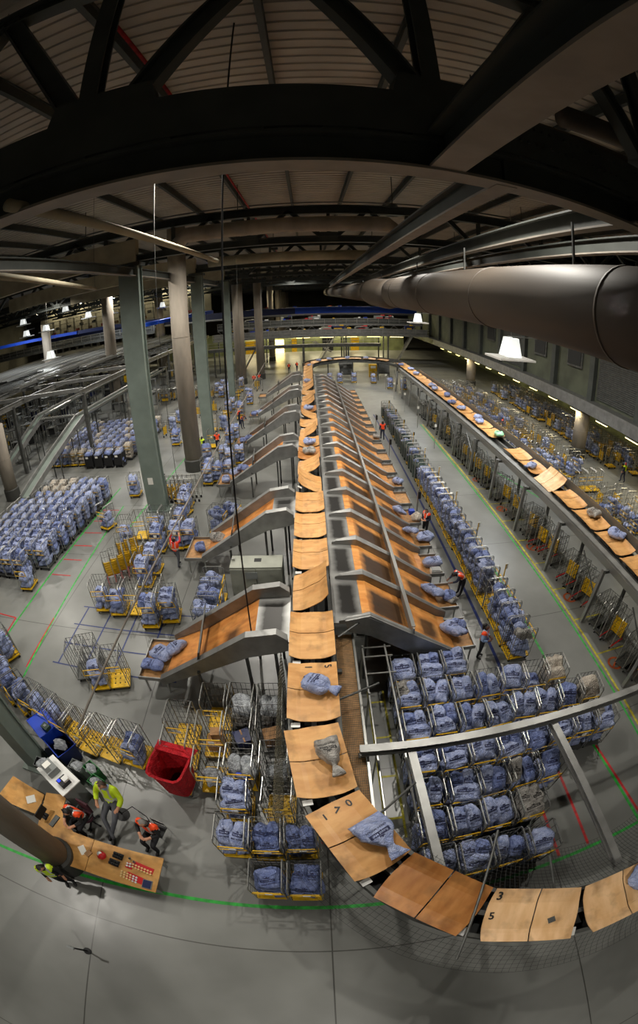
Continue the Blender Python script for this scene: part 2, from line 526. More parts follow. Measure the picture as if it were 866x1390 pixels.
# ================================================================== THE BUILDING
X0, X1, Y0, Y1 = -78.0, 36.0, -14.0, 150.0
ROOF = H + 8.0
struct(MB().box(((X0 + X1) / 2, (Y0 + Y1) / 2, -0.1), (X1 - X0, Y1 - Y0, 0.2)).build('floor', M['floor']), 'polished grey concrete hall floor with painted lanes')
mb = MB()
prof = []
y = Y0
while y < Y1:
    prof += [(y, ROOF), (y + 0.30, ROOF), (y + 0.34, ROOF - 0.06), (y + 0.46, ROOF - 0.06), (y + 0.5, ROOF)]
    y += 0.5
vs = [(X0, a, b) for a, b in prof] + [(X1, a, b) for a, b in prof]
n = len(prof)
mb.add(vs, [(i, i + 1, n + i + 1, n + i) for i in range(n - 1)])
struct(mb.build('ceiling', M['roof']), 'ribbed pale metal roof deck')
for nm, c, d, mt in (('wall_left', (X0, 68, 10), (0.3, 164, 20.4), 'walld'), ('wall_right', (X1, 68, 10), (0.3, 164, 20.4), 'walld'),
                     ('wall_back', (-21, Y1, 10), (114, 0.3, 20.4), 'walld'), ('wall_front', (-21, Y0, 10), (114, 0.3, 20.4), 'walld')):
    struct(MB().box(c, d).build(nm, M[mt]))

# ---- painted lines on the floor
LN = [0]
def fline(p, q, w_, mt, label=None):
    LN[0] += 1
    d = Vector((q[0] - p[0], q[1] - p[1], 0)); s = Vector((-d.y, d.x, 0)).normalized() * w_ / 2
    z = 0.003 + 0.0004 * (LN[0] % 12)
    ps = [(p[0] - s.x, p[1] - s.y, z), (q[0] - s.x, q[1] - s.y, z), (q[0] + s.x, q[1] + s.y, z), (p[0] + s.x, p[1] + s.y, z)]
    o = MB().add(ps, [(0, 1, 2, 3)]).build('trim_%d' % LN[0], M[mt])
    return struct(o, label)
fline((-9.9, 1.1), (-4.2, 1.45), 0.11, 'gline'); fline((-4.2, 1.45), (9.3, 1.42), 0.11, 'gline')
fline((-14.3, 9.9), (-14.3, 27), 0.1, 'gline'); fline((-11.95, 8.6), (-12.8, 24), 0.09, 'gline')
fline((-12.1, 9.2), (-12.2, 12.5), 0.07, 'rline'); fline((-15.8, 12.2), (-14.5, 12.1), 0.08, 'rline'); fline((-14.5, 12.1), (-14.35, 9.9), 0.08, 'rline')
for k in range(6):
    fline((-14.2, 15.9 + k * 1.5), (-12.9, 15.9 + k * 1.5), 0.08, 'rline')
fline((6.62, 9.2), (6.62, 44), 0.13, 'bline')
fline((8.62, 5.3), (8.62, 16.5), 0.11, 'gline'); fline((10.75, 3.0), (10.75, 40), 0.09, 'gline'); fline((10.98, 3.0), (10.98, 40), 0.1, 'yline')
fline((9.2, 1.4), (8.75, 5.2), 0.1, 'gline')
for x in (6.2, 7.2, 9.35):
    fline((x, 1.55), (x + (-0.1 if x < 9 else -0.5), 5.0), 0.09, 'rline')
for k in range(4):
    fline((-10.9, 9.8 + k * 1.25), (-5.2, 9.6 + k * 1.25), 0.07, 'bline')
for k in range(5):
    fline((-10.6 + k * 1.35, 9.8), (-10.6 + k * 1.35, 13.5), 0.07, 'bline')
fline((1.6, 3.5), (1.6, 9.2), 0.1, 'yline'); fline((2.1, 3.5), (2.1, 9.2), 0.07, 'yline')
for k in range(4):
    fline((1.6, 4.2 + k * 1.5), (2.1, 4.2 + k * 1.5), 0.07, 'yline')
for k in range(14):     # yellow bays under the return run
    fline((10.98, 6.8 + k * 2.25), (12.6, 6.8 + k * 2.25), 0.07, 'yline')
for k in range(5):      # orange circles marked in the bays
    a = MB(); c = (11.6, 8.3 + k * 4.5)
    ps = [(c[0] + r_ * math.cos(t * PI / 12), c[1] + r_ * math.sin(t * PI / 12), 0.009) for r_ in (0.26, 0.36) for t in range(24)]
    a.add(ps, [(t, (t + 1) % 24, 24 + (t + 1) % 24, 24 + t) for t in range(24)])
    a.box((c[0], c[1], 0.008), (0.5, 0.09, 0.004), rz=0.7)
    LN[0] += 1
    struct(a.build('trim_%d' % LN[0], M['oline']))
for k, (x, y) in enumerate(((-12.6, 25.5), (-12.1, 26.6), (-11.4, 27.2))):
    fline((x, y), (x + 0.5, y), 0.2, 'oline')
fline((-9.9, 36.5), (-12.2, 37), 0.12, 'yline'); fline((-11.2, 21), (-10.6, 33), 0.09, 'gline')
fline((12.9, 30), (18.6, 12), 0.08, 'gline')

# ---- roof trusses
def roof_truss(y, yaw, xa, xb, label, near=False):
    r = root('roof_truss', label, 'roof truss', 'roof trusses spanning the hall', (0, y, H), yaw)
    zb = 2.1 if near else 3.35
    zt = 7.35 if near else 5.25
    a = MB()
    if near:
        a.ibeam((xa, 0, 2.36), (xb, 0, 2.36), 0.5, 0.5, 0, 1)
        a.box(((xa + xb) / 2, 0, 3.1), (xb - xa, 0.42, 0.8))
        x = xa
        while x < xb:
            a.box((x, 0, 2.66), (0.5, 0.4, 0.16)); x += 1.3
        for k in range(26):
            a.box((2.6 + k * 0.16, -0.24, 3.02), (0.05, 0.06, 0.05))
            a.box((2.6 + k * 0.16, -0.24, 3.32), (0.05, 0.06, 0.05))
    else:
        a.ibeam((xa, 0, zb + 0.18), (xb, 0, zb + 0.18), 0.34, 0.34)
    a.build('bottom_chord', [M['truss'], M['girder']], r)
    MB().ibeam((xa, 0, zt), (xb, 0, zt), 0.4, 0.45).build('top_chord', M['truss'], r)
    k0 = 3.4 if near else zb + 0.3
    pw = 5.2 if near else 4.2
    n0 = int(math.floor((xa + 3.0) / pw)) + 1
    x = -3.0 + n0 * pw
    wd = 0.34 if near else 0.2
    while x < xb - 1:
        for d in (-1, 1):
            MB().ibeam((x + d * 0.35, 0, k0), (x + d * pw * .5, 0, zt), wd, wd).build('brace', M['truss'], r)
        MB().ibeam((x - (0.25 if near else 0), 0, k0), (x - (0.25 if near else 0), 0, zt), wd * 0.9, wd * 0.9).build('vertical_post', M['truss'], r)
        g = MB(); s = 1.0 if near else 0.55
        g.add([(x - s, e, k0 - 0.3) for e in (-wd * 0.62, wd * 0.62)] + [(x + s, e, k0 - 0.3) for e in (-wd * 0.62, wd * 0.62)] +
              [(x + s * 0.8, e, k0 + s * 0.5) for e in (-wd * 0.62, wd * 0.62)] + [(x - s * 0.8, e, k0 + s * 0.5) for e in (-wd * 0.62, wd * 0.62)],
              [(0, 2, 4, 6), (1, 7, 5, 3), (0, 1, 3, 2), (2, 3, 5, 4), (4, 5, 7, 6), (6, 7, 1, 0)])
        g.build('gusset', M['truss'], r)
        x += pw
    return r
roof_truss(6.05, R(5), -19, 17, 'heavy dark steel truss overhead with bolted splice and thick gussets', True)
for i, y in enumerate((23.3, 36.7, 50.1, 63.4, 77, 90, 104, 120)):
    roof_truss(y, 0, -60 if i > 0 else -34, 34, 'slender dark roof truss, %s behind the heavy bolted truss' % nth(i + 1))

# ---- beams running down the hall
def crossbeam(x, y0, y1, z, label, w_=0.34, h=0.5):
    o = MB().ibeam((x, y0, z + h / 2), (x, y1, z + h / 2), w_, h, 0, 1).build('roof_beam', [M['truss'], M['girder']])
    return tag(o, label, 'beam', 'roof beams running down the hall', 'thing')
crossbeam(2.05, -9, 6.0, H + 2.15, 'wide roof beam passing almost over the camera into the bolted truss', 0.55, 0.6)
crossbeam(3.1, 6.2, 60, H + 2.1, 'roof beam running away from the bolted truss beside the round duct', 0.36, 0.5)
crossbeam(6.1, 6.2, 60, H + 2.15, 'dark roof beam crossing over the round duct', 0.3, 0.5)
crossbeam(8.6, 5.0, 70, H + 2.2, 'roof beam outermost above the far side of the duct', 0.3, 0.45)
crossbeam(-9.6, 6.2, 46, H + 2.5, 'roof beam above the line of green columns', 0.3, 0.45)
for k, x in enumerate([-31.5 + 3.4 * i for i in range(19)]):
    o = MB().ibeam((x, Y0 + 1, ROOF - 0.34), (x, 120, ROOF - 0.34), 0.16, 0.4).build('roof_purlin', M['truss'])
    tag(o, 'dark purlin under the ribbed roof deck, %s from the concrete beam side' % nth(k + 1), 'purlin', 'purlins under the roof deck', 'thing')

# ---- pipes and ducts under the roof
def pipe(pts, r, mt, name, label, cat, rings=()):
    a = MB().path(pts, r, 18 if r > 0.2 else 10)
    for p, q in rings:
        a.tube(p, q, r + 0.05, 18)
    o = a.build(name, M[mt], smooth=True)
    return tag(o, label, cat, kind='thing')
pipe([(-19, 9.8, H + 5.2), (14, 9.8, H + 5.2)], 0.36, 'duct', 'air_duct', 'round duct crossing behind the heavy bolted truss', 'duct', [((x, 9.8, H + 5.2), (x + 0.12, 9.8, H + 5.2)) for x in (-12, -7, -1.5, 5)])
pipe([(-6.8, 22.3, H + 3.6), (-6.2, 22.3, H + 4.2), (4.2, 22.3, H + 4.25), (4.8, 22.3, H + 3.7)], 0.42, 'conc', 'air_duct', 'pale round duct crossing just before the first slender truss', 'duct')
pipe([(-8, 35.6, H + 4.0), (5, 35.6, H + 4.0)], 0.42, 'beamc', 'air_duct', 'cream cross duct in the distance above the concrete columns', 'duct')
pipe([(-4.3, 5.2, H + 2.2), (-4.3, 21, H + 2.4)], 0.11, 'beamc', 'sprinkler_pipe', 'pale pipe running back under the trusses', 'pipe')
pipe([(-5.9, 5.6, H + 1.55), (-10.5, 20, H + 1.9)], 0.09, 'beamc', 'sprinkler_pipe', 'pale pipe slanting towards the concrete beam', 'pipe')
pipe([(-3.4, 6.4, H + 6.4), (-3.4, 60, H + 6.4)], 0.05, 'rline', 'sprinkler_pipe', 'thin red pipe high under the roof deck', 'pipe')
pipe([(12, 7.5, H + 5.0), (5, 7.0, H + 4.4)], 0.28, 'duct', 'air_duct', 'short duct branch beyond the beam passing overhead', 'duct')
for k, y in enumerate((13, 27, 43)):
    pipe([(-28, y, H + 6.6), (30, y, H + 6.6)], 0.05, 'steeld', 'conduit', 'thin cable conduit crossing under the roof, %s back' % nth(k + 1), 'pipe')

for k, (p, q) in enumerate((((-5.9, 5.6, H + 1.6), (-5.9, 5.6, ROOF)), ((-10.5, 20, H + 1.95), (-10.5, 20, ROOF)), ((-4.3, 12, H + 2.3), (-4.3, 12, ROOF)))):
    tag(MB().tube(p, q, .012, 5).build('pipe_hanger', M['steeld']), 'thin rod holding a pale pipe under the roof, %s' % ('by the bolted truss', 'by the concrete beam', 'halfway')[k], 'rod', 'pipe hanger rods', 'thing')
# the big ventilation duct along the aisle
r = root('ventilation_duct', 'huge round grey ventilation duct running along under the roof', 'duct', None, (0, 0, 0))
A_, B_ = Vector((5.75, 1.5, H + 0.15)), Vector((5.45, 27.0, H + 0.62))
sec = MB().path([A_ + (B_ - A_) * t for t in (0, .25, .5, .75, 1)], 0.95, 32)
for t in (0.18, 0.42, 0.66, 0.9):
    p = A_ + (B_ - A_) * t
    sec.path([p, p + (B_ - A_).normalized() * 0.06], 0.97, 32)
sec.build('duct_section', M['duct'], r, smooth=True)
MB().path([(5.45, 26.8, H + 0.62), (5.3, 28.4, H + 0.55), (4.7, 30.5, H + 0.7), (4.5, 31.5, H + 0.75)], [0.95, 1.02, 0.98, 0.8], 28).build('elbow', M['duct'], r, smooth=True)
MB().path([(4.6, 31.3, H + 0.75), (4.4, 60, H + 1.4), (4.2, 95, H + 2.2)], 0.8, 24).build('duct_section', M['duct'], r, smooth=True)
for y in (8, 15, 22, 33, 44):
    MB().bar((5.6, y, H + 1.2), (5.6, y, H + 2.2), 0.05, 0.05).build('hanger', M['steeld'], r)

# ---- concrete beams on the green columns
for k, (y, x0) in enumerate(((23.3, -32), (36.7, -30), (50, -30))):
    tag(MB().box(((x0 - 9.4) / 2, y, 16.0), (-9.4 - x0, 0.5, 1.35)).build('concrete_beam', M['beamc']),
        'pale concrete beam resting on the %s green column' % ('nearer', 'second', 'third')[k], 'beam', 'concrete beams', 'thing')

# ---- columns
def round_column(x, y, h, r_, label, sleeve=True, n=28):
    a = root('concrete_column', label, 'column', 'round concrete columns', (x, y, 0))
    a['kind'] = 'thing'
    MB().lathe([(r_, 0.9 if sleeve else 0), (r_, h)], n).build('shaft', M['conc'], a, smooth=False).data.polygons.foreach_set('use_smooth', [True] * n + [False, False])
    if sleeve:
        MB().lathe([(r_ + 0.09, 0), (r_ + 0.09, 0.88), (r_ + 0.02, 0.95)], n).build('base_sleeve', M['concd'], a)
    MB().lathe([(r_ + 0.02, h * 0.55), (r_ + 0.02, h * 0.55 + 0.06)], n).build('joint_band', M['concd'] if sleeve and x < -5 and y < 5 else M['conc'], a)
    return a
round_column(-9.1, 30.1, 18.5, 0.66, 'thick round concrete column between the two green steel columns')
round_column(-7.2, 1.6, 18.5, 0.48, 'round concrete column rising beside the wooden desk')
round_column(-10.4, 64.5, 19, 0.8, 'round concrete column beyond the second green column')
round_column(-7.75, 68, 19, 0.62, 'slimmer round concrete column beside the staff in orange vests')
round_column(-7.6, 89, 19, 0.6, 'distant round column in front of the blue gallery')
for k in range(5):
    round_column(-7.4 + 0.25 * k, 107 + 7 * k, 19, 0.55, 'very distant pale column, %s in the row beyond the blue gallery' % nth(k + 1), False, 14)
round_column(-26.6, 54, 19, 0.8, 'round column standing among the conveyors above the packed cages')
round_column(-30, 85, 19, 0.9, 'round column far behind the packed cages and crossed by conveyors')
round_column(-24.3, 25.6, 6.2, 0.62, 'low round column at the foot of the inclined belts', True)
round_column(-43, 62, 14, 0.8, 'round column in the shadow under the blue gallery', True)
for x, y, h, l in ((23.4, 30.5, 4.5, 'short round column under the mezzanine by the yellow pallet cages'), (23.6, 59.6, 4.5, 'short round column under the mezzanine at the far bend'),
                   (23.5, 45, 4.5, 'short round column under the mezzanine midway along the lights'), (23.4, 16.5, 4.5, 'short round column under the mezzanine beside the net')):
    if y in (45,):
        continue
    round_column(x, y, h, 0.7, l, True, 24)

def green_column(x, y, h, label, w_=1.25, d=0.62):
    a = root('steel_column', label, 'column', 'green steel columns', (x, y, 0))
    a['kind'] = 'thing'
    b = MB()
    b.box((0, 0, h / 2), (0.06, d, h))          # web between the two flanges facing the aisle
    b.box((0, -d / 2, h / 2), (w_, 0.07, h)); b.box((0, d / 2, h / 2), (w_, 0.07, h))
    b.box((0, 0, h / 2), (w_ * 0.8, d * 0.9, h))
    b.build('shaft', M['green'], a)
    MB().box((0, 0, 0.04), (w_ + 0.4, d + 0.4, 0.08)).build('base_plate', M['green'], a)
    MB().box((0, 0, h - 0.12), (w_ + 0.3, d + 0.3, 0.2)).build('cap_plate', M['truss'], a)
    return a
g = green_column(-9.95, 23.5, 15.3, 'green steel column with a white notice, closer of the tall pair')
MB().box((-0.1, -0.36, 2.1), (0.35, 0.01, 0.45)).build('notice', M['card'], g)
green_column(-9.4, 36.9, 15.3, 'green steel column behind the thick concrete column', 1.0)
green_column(-9.4, 4.95, 15.3, 'stained green steel column behind the blue bins by the desk', 0.7, 0.6)
green_column(-9.3, 50, 15.3, 'narrow green steel column beside the distant concrete column', 0.7)

# ---- mezzanine and facade along the right-hand side
struct(MB().box((29.2, 52, 4.9), (13.6, 104, 0.7)).build('ceiling_mezzanine', M['steeld']), 'mezzanine floor edge over the storage area')
struct(MB().box((22.35, 52, 4.95), (0.15, 104, 0.95)).build('trim_200', M['steel']), 'pale steel fascia along the mezzanine edge')
a = MB()
a.box((24.2, 52, 11.0), (0.2, 104, 12.0))
struct(a.build('wall_mezzanine', M['facade']), 'olive panelled wall above the mezzanine')
for k in range(15):
    y = 3.5 + k * 6.7
    struct(MB().box((23.9, y, 10.6), (0.5, 0.7, 11)).build('trim_%d' % (201 + k), M['truss']))
    if k in (2, 4, 5, 7):
        q = MB().box((24.02, y + 3.3, 8.8), (0.14, 2.6, 2.4), 0)
        o = struct(q.build('window_%d' % (k + 1), M['steeld']))
        MB().box((23.93, y + 3.3, 8.8), (0.06, 2.2, 2.0)).build('pane', M['dark'], o)
    if k in (1, 3, 6):
        s = MB()
        for j in range(28):
            s.box((24.05, y + 3.35, 5.6 + j * 0.16), (0.1, 5.4, 0.11))
        struct(s.build('door_%d' % (k + 1), M['steeld']), 'grey roller shutter in the mezzanine wall')
struct(MB().box((33.5, 52, 2.2), (0.2, 104, 4.6)).build('wall_storage', M['wallg']), 'pale green wall behind the storage cages')

# ---- far end: lit low wall, galleries, blue conveyor
struct(MB().box((-6, 104, 2.6), (58, 0.3, 5.2)).build('wall_far_low', M['wallg']), 'pale green wall under the far galleries')
for k, (x, w_) in enumerate(((-14, 2.4), (-7, 2.0), (-3.5, 1.2), (4.5, 2.6), (11, 2.0))):
    struct(MB().box((x, 103.8, 1.6), (w_, 0.1, 3.2)).build('door_%d' % (20 + k), M['lampy' if k in (1,) else 'dark' if k % 2 else 'yellow']))  # one door panel is given a lamp's glow, with no lamp there

def gallery(x0, x1, y, z, label, depth=3.0, mt='steeld', legs=True, belt=None, rails=True, h=0.5, lattice=False):
    r_ = root('conveyor_gallery', label, 'gallery', 'raised conveyor galleries', (0, y, 0))
    r_['kind'] = 'thing'
    MB().box(((x0 + x1) / 2, 0, z), (x1 - x0, depth, h)).build('deck', M[mt], r_)
    if rails:
        a = MB()
        for zz in (0.55, 1.05):
            a.bar((x0, -depth / 2, z + h / 2 + zz), (x1, -depth / 2, z + h / 2 + zz), 0.06, 0.06)
        x = x0
        while x <= x1:
            a.bar((x, -depth / 2, z + h / 2), (x, -depth / 2, z + h / 2 + 1.05), 0.06, 0.06); x += 2.0
        a.build('handrail', M['tube'], r_)
    if lattice:
        x = x0; a = MB()
        while x + 2.2 < x1:
            a.bar((x, -depth / 2, z - h / 2), (x + 1.1, -depth / 2, z - h / 2 - 1.0), .07, .07); a.bar((x + 1.1, -depth / 2, z - h / 2 - 1.0), (x + 2.2, -depth / 2, z - h / 2), .07, .07); x += 2.2
        a.bar((x0, -depth / 2, z - h / 2 - 1.0), (x1, -depth / 2, z - h / 2 - 1.0), .1, .1)
        a.build('lattice_girder', M['tube'], r_)
    if belt:
        MB().box(((x0 + x1) / 2, 0.4, z + h / 2 + 0.5), (x1 - x0, 1.0, 0.9)).build('belt_casing', M[belt], r_)
    if legs:
        x = x0 + 1
        while x < x1:
            MB().box((x, -depth / 2 + 0.2, (z - h / 2) / 2), (0.25, 0.25, z - h / 2)).build('leg', M['steeld'], r_)
            x += 7.5
    return r_
gallery(-62, 21.5, 88, 9.4, 'highest gallery carrying the bright blue conveyor across the hall', 3, 'steel', True, None, h=.3)
g = root('blue_conveyor', 'bright blue conveyor casing running the full width at the far end', 'conveyor', None, (0, 85.8, 0)); g['kind'] = 'thing'
MB().box((9.5, 0, 10.35), (24, 1.2, 1.3)).build('casing', M['bluec'], g)
MB().box((-32, 0, 10.35), (59, 1.2, 1.3)).build('casing', M['navy'], g)
MB().box((-20, -0.62, 9.6), (83, 0.1, 0.3)).build('side_rail', M['tube'], g)
gallery(-17, 21.5, 82, 7.6, 'grey gallery below the blue conveyor with handrail', 2.6, 'steel', True, 'steeld', h=.3, lattice=True)
gallery(-17, 21.5, 77, 5.9, 'grey gallery with belt casing over the far bend', 2.4, 'steel', True, 'steel', h=.3)
gallery(-17, 12, 72.5, 4.6, 'lowest gallery just behind the far bend of the sorter', 1.6, 'steeld', True, None)
g = root('blue_conveyor', 'blue conveyor slanting over the packed cage area', 'conveyor', None, (0, 0, 0)); g['kind'] = 'thing'
MB().bar((-52, 58, 12.0), (-39, 66, 11.4), 1.4, 0.5).build('casing', M['bluec'], g)
MB().bar((-39, 66, 11.4), (-24, 82, 10.9), 1.4, 0.6).build('casing', M['navy'], g)
MB().bar((-27, 60, 10.6), (-18, 80, 11.4), 1.2, 0.6).build('casing', M['bluec'], g)
# racks and machinery silhouettes between the galleries
MC = sorted([(rnd.uniform(-16.5, 20), rnd.choice((88, 82, 77))) for _ in range(60)], key=lambda p: (p[1], p[0]))
for i, (x, y) in enumerate(MC):
    z = 0
    z = {88: 9.7, 82: 7.9, 77: 6.2}[y]
    a = MB(); w_ = rnd.uniform(0.8, 2.4); hh = rnd.uniform(0.5, 1.5)
    a.box((0, 0, hh / 2), (w_, 0.8, hh)); a.box((0, -0.42, hh * 0.6), (w_ * 0.6, 0.06, hh * 0.3), 1)
    a.box((w_ * 0.3, 0, hh + 0.1), (w_ * 0.3, 0.5, 0.2), 1)
    o = a.build('machine_cabinet', [M[rnd.choice(('steel', 'greyp', 'navy', 'cabinet', 'steeld'))], M[rnd.choice(('white', 'redp', 'yellow', 'bluep'))]], loc=(x, y + 0.5, z))
    tag(o, 'small machine cabinet on the far galleries, %s of those placed there' % nth(i + 1), 'cabinet', 'machine cabinets on the far galleries', 'thing')

def tube_light(x, y, z, label, mt='lampy', L=1.5, ax='y', e=0, hang=0):
    r_ = root('tube_light', label, 'lamp', 'tube lights', (x, y, z))
    d = (0.12, L, 0.06) if ax == 'y' else (L, 0.12, 0.06)
    MB().box((0, 0, 0.06), (d[0] + 0.06, d[1] + 0.06, 0.07)).build('housing', M['white'], r_)
    MB().box((0, 0, 0), d).build('tube', M[mt], r_)
    if hang:
        for q in (-.4, .4):
            p_ = (0, q * L) if ax == 'y' else (q * L, 0)
            MB().tube((*p_, .08), (*p_, hang), .012, 5).build('hanger', M['steeld'], r_)
    if e:
        l = bpy.data.lights.new('tube_glow', 'AREA'); l.energy = e; l.shape = 'RECTANGLE'; l.size = d[0]; l.size_y = d[1]; l.color = (1, 0.86, 0.55)
        o = bpy.data.objects.new('tube_glow', l); o.location = (x, y, z - 0.06); COL.objects.link(o)
for k in range(6):
    tube_light(-13 + k * 6.2, 90.5, 15.5, 'tube light high above the blue conveyor, %s across' % nth(k + 1), 'lampw', 2.4, 'x', 700, ROOF - 15.5)
# people-sized bins and stair flights between the galleries
for k, x in enumerate((-12, 1.5, 16)):
    st = root('steel_stair', 'steel stair flight linking the far galleries, %s across' % nth(k + 1), 'stair', 'stairs between the galleries', (x, 79.3, 0)); st['kind'] = 'thing'
    MB().bar((0, 0, 0), (3.4, 0, 5.8), .08, .25).build('stringer', M['steel'], st); MB().bar((0, .8, 0), (3.4, .8, 5.8), .08, .25).build('stringer', M['steel'], st)
    a = MB()
    for q in range(22):
        t = (q + 1) / 23
        a.box((3.4 * t, .4, 5.8 * t), (.22, .76, .03))
    a.build('treads', M['steeld'], st)
    MB().bar((0, -.02, 1.0), (3.4, -.02, 6.8), .05, .05).build('handrail', M['tube'], st)
# ---- left-hand conveyor hall: grid deck on posts
r = root('conveyor_platform', 'raised steel platform grid carrying belts above the dark machine area', 'platform', None, (0, 0, 0)); r['kind'] = 'thing'
for x in (-19.6, -26.6, -33.6, -41, -49):
    MB().ibeam((x, 27 if x < -20 else 32.5, 6.5), (x, 84, 6.5), 0.25, 0.45).build('main_beam', M['steel'], r)
for y in (33, 39, 45, 51, 58, 65, 73, 82):
    MB().bar((-56, y, 6.7), (-19.6, y, 6.7), 0.3, 0.35).build('cross_beam', M['steel'], r)
for x, y in ((-19.6, 33), (-19.6, 45), (-19.6, 58), (-26.6, 31), (-26.6, 45), (-33.6, 33), (-33.6, 45), (-41, 33), (-41, 51), (-19.6, 73)):
    MB().box((x, y, 3.2), (0.3, 0.3, 6.4)).build('post', M['steeld'], r)
a = MB()
for x in [-20.2 - .8 * i for i in range(44)]:
    a.bar((x, 46 if x > -30 else 38, 6.95), (x, 84, 6.95), 0.08, 0.1)
for y in [47 + 2.5 * i for i in range(15)]:
    a.bar((-54, y, 7.05), (-21, y, 7.05), 0.08, 0.1)
a.build('grating', M['steeld'], r)
for k, (x, y0, y1, z) in enumerate([(-23.5 - 2.15 * q, (52, 44, 38, 36, 41, 47)[q % 6], 84, 7.3 + 0.12 * (q % 3)) for q in range(14)]):
    c = root('belt_conveyor', 'flat belt conveyor on the raised platform, %s from the green columns' % nth(k + 1), 'conveyor', 'belt conveyors on the platform'); c['kind'] = 'thing'
    MB().box((x, (y0 + y1) / 2, z), (0.9, y1 - y0, 0.18)).build('belt', M['steeld'], c)
    for s in (-0.5, 0.5):
        MB().box((x + s, (y0 + y1) / 2, z + 0.08), (0.08, y1 - y0, 0.3)).build('side_rail', M['tube'], c)
# cross conveyors and far mezzanine with white lamps behind
gallery(-62, -24, 92, 9.3, 'gallery with shelving behind the platform', 3, 'steeld', True, None)
gallery(-66, -26, 70, 9.2, 'dark gallery crossing above the platform grid', 1.6, 'steeld', False, 'steeld')
struct(MB().box((-46, 99, 14.4), (48, 0.3, 10.9)).build('wall_platform', M['walld']), 'dim wall behind the tall shelving')
for k in range(33):
    x = -65 + 1.25 * k; z = (10.9, 12.1, 13.3)[k % 3]
    o = MB().box((0, 0, 0), (.8, .6, .6)).box((0, -.32, .05), (.3, .03, .2), 1).build('storage_box', [M[('white', 'redp', 'steel', 'bluep', 'cardb', 'greyp', 'cream_box')[k % 6]], M['card']], loc=(x, 95.9, z - .2 + .06))
    tag(o, 'storage box on the tall shelving beyond the platform, %s along' % nth(k + 1), 'box', 'boxes on the tall shelving', 'thing')
for k in range(6):  # added to brighten the wall behind the shelving
    tube_light(-64 + k * 7.5, 97.2, 18.6, 'added tube light over the tall shelving, %s along' % nth(k + 1), 'lampw', 2.2, 'x', 900, ROOF - 18.6)
sh = root('shelving_rack', 'tall open shelving behind the blue conveyor on the platform side', 'shelving'); sh['kind'] = 'thing'
for x in [-66 + 2.2 * i for i in range(20)]:
    MB().box((x, 96, 7.6), (0.12, 0.8, 15.1)).build('upright', M['tube'], sh)
for z in (10.4, 11.6, 12.8, 14.0, 15.0):
    MB().box((-45, 96, z), (42, 0.8, 0.08)).build('shelf', M['steel'], sh)

def incline(label, x0, y0, z0, x1, y1, z1, run_to):
    c = root('inclined_conveyor', label, 'conveyor', 'inclined belts'); c['kind'] = 'thing'
    p, q, t = Vector((x0, y0, z0)), Vector((x1, y1, z1)), Vector((x0, run_to, z0))
    MB().bar(p, q, 0.85, 0.12).bar(p, t, 0.85, 0.12).build('belt', M['green'], c)
    d = (q - p).cross(Vector((0, 0, 1))).normalized() * 0.5
    for s in (-1, 1):
        MB().bar(p + d * s + Vector((0, 0, .1)), q + d * s + Vector((0, 0, .1)), 0.1, 0.42).build('side_rail', M['steel'], c)
        MB().tube(p + Vector((0.5 * s, 0, .2)), t + Vector((0.5 * s, 0, .2)), 0.14, 10).build('side_rail', M['tube'], c)
    for f in (0.15, 0.5, 0.85):
        e = p + (q - p) * f
        for s in (-1, 1):
            MB().bar((e.x + 0.4 * s, e.y, 0), (e.x + 0.4 * s, e.y, e.z), 0.08, 0.08).build('leg', M['steeld'], c)
    for y in range(int(y0) + 4, int(run_to), 7):
        MB().bar((x0, y, 0), (x0, y, z0), 0.12, 0.12).build('leg', M['steeld'], c)
incline('inclined belt descending beside the packed blue sack cages', -20.9, 33.9, 4.0, -21.1, 23.6, 0.9, 58)
incline('inclined belt descending behind the low round column', -26.5, 35.2, 4.2, -27.8, 28.5, 0.8, 56)
c = root('roller_bridge', 'short roller bridge joining the tops of the two inclined belts', 'conveyor'); c['kind'] = 'thing'
MB().box((-23.7, 34.6, 4.05), (4.8, 0.5, 0.1)).build('frame', M['steeld'], c)
a = MB()
for i in range(16):
    a.tube((-25.9 + i * 0.3, 34.35, 4.16), (-25.9 + i * 0.3, 34.85, 4.16), 0.07, 8)
a.build('rollers', M['tube'], c)
# machine clutter under the platform
RK = []
while len(RK) < 170:
    x, y = rnd.uniform(-52, -18.5), rnd.uniform(44, 82)
    if rnd.random() < .45: x, y = rnd.uniform(-50, -29.2), rnd.uniform(31, 50)
    if all(abs(x - a) > 1.5 or abs(y - b) > 1.3 for a, b in RK): RK.append((x, y))
RK.sort(key=lambda p: math.hypot(*p))
for i, (x, y) in enumerate(RK):
    if abs(x + 26.6) < 1.6 or abs(x + 20.9) < 1 or abs(x + 43) < 1.6 and abs(y - 62) < 1.6:
        continue
    a = MB(); w_, d_, hh = rnd.uniform(0.9, 1.4), rnd.uniform(0.6, 1.1), rnd.uniform(1.4, 4.6)
    for sx in (-1, 1):
        for sy in (-1, 1):
            a.bar((sx * w_ / 2, sy * d_ / 2, 0), (sx * w_ / 2, sy * d_ / 2, hh), 0.07, 0.07)
    for z in (0.33, 0.66, 1.0):
        a.box((0, 0, hh * z - 0.05), (w_, d_, 0.07), 1)
    a.box((0, 0, hh * 0.45), (w_ * 0.6, d_ * 0.6, hh * 0.3), 2)
    o = a.build('machine_rack', [M['tube'], M['steeld'], M[rnd.choice(('navy', 'yellow', 'greyp', 'black', 'steel'))]], loc=(x, y, 0), rz=rnd.choice((0, 0, 0.3)))
    tag(o, 'open steel rack beneath the raised platform, %s counted out from the desk' % nth(i + 1), 'rack', 'steel racks beneath the raised platform', 'thing')

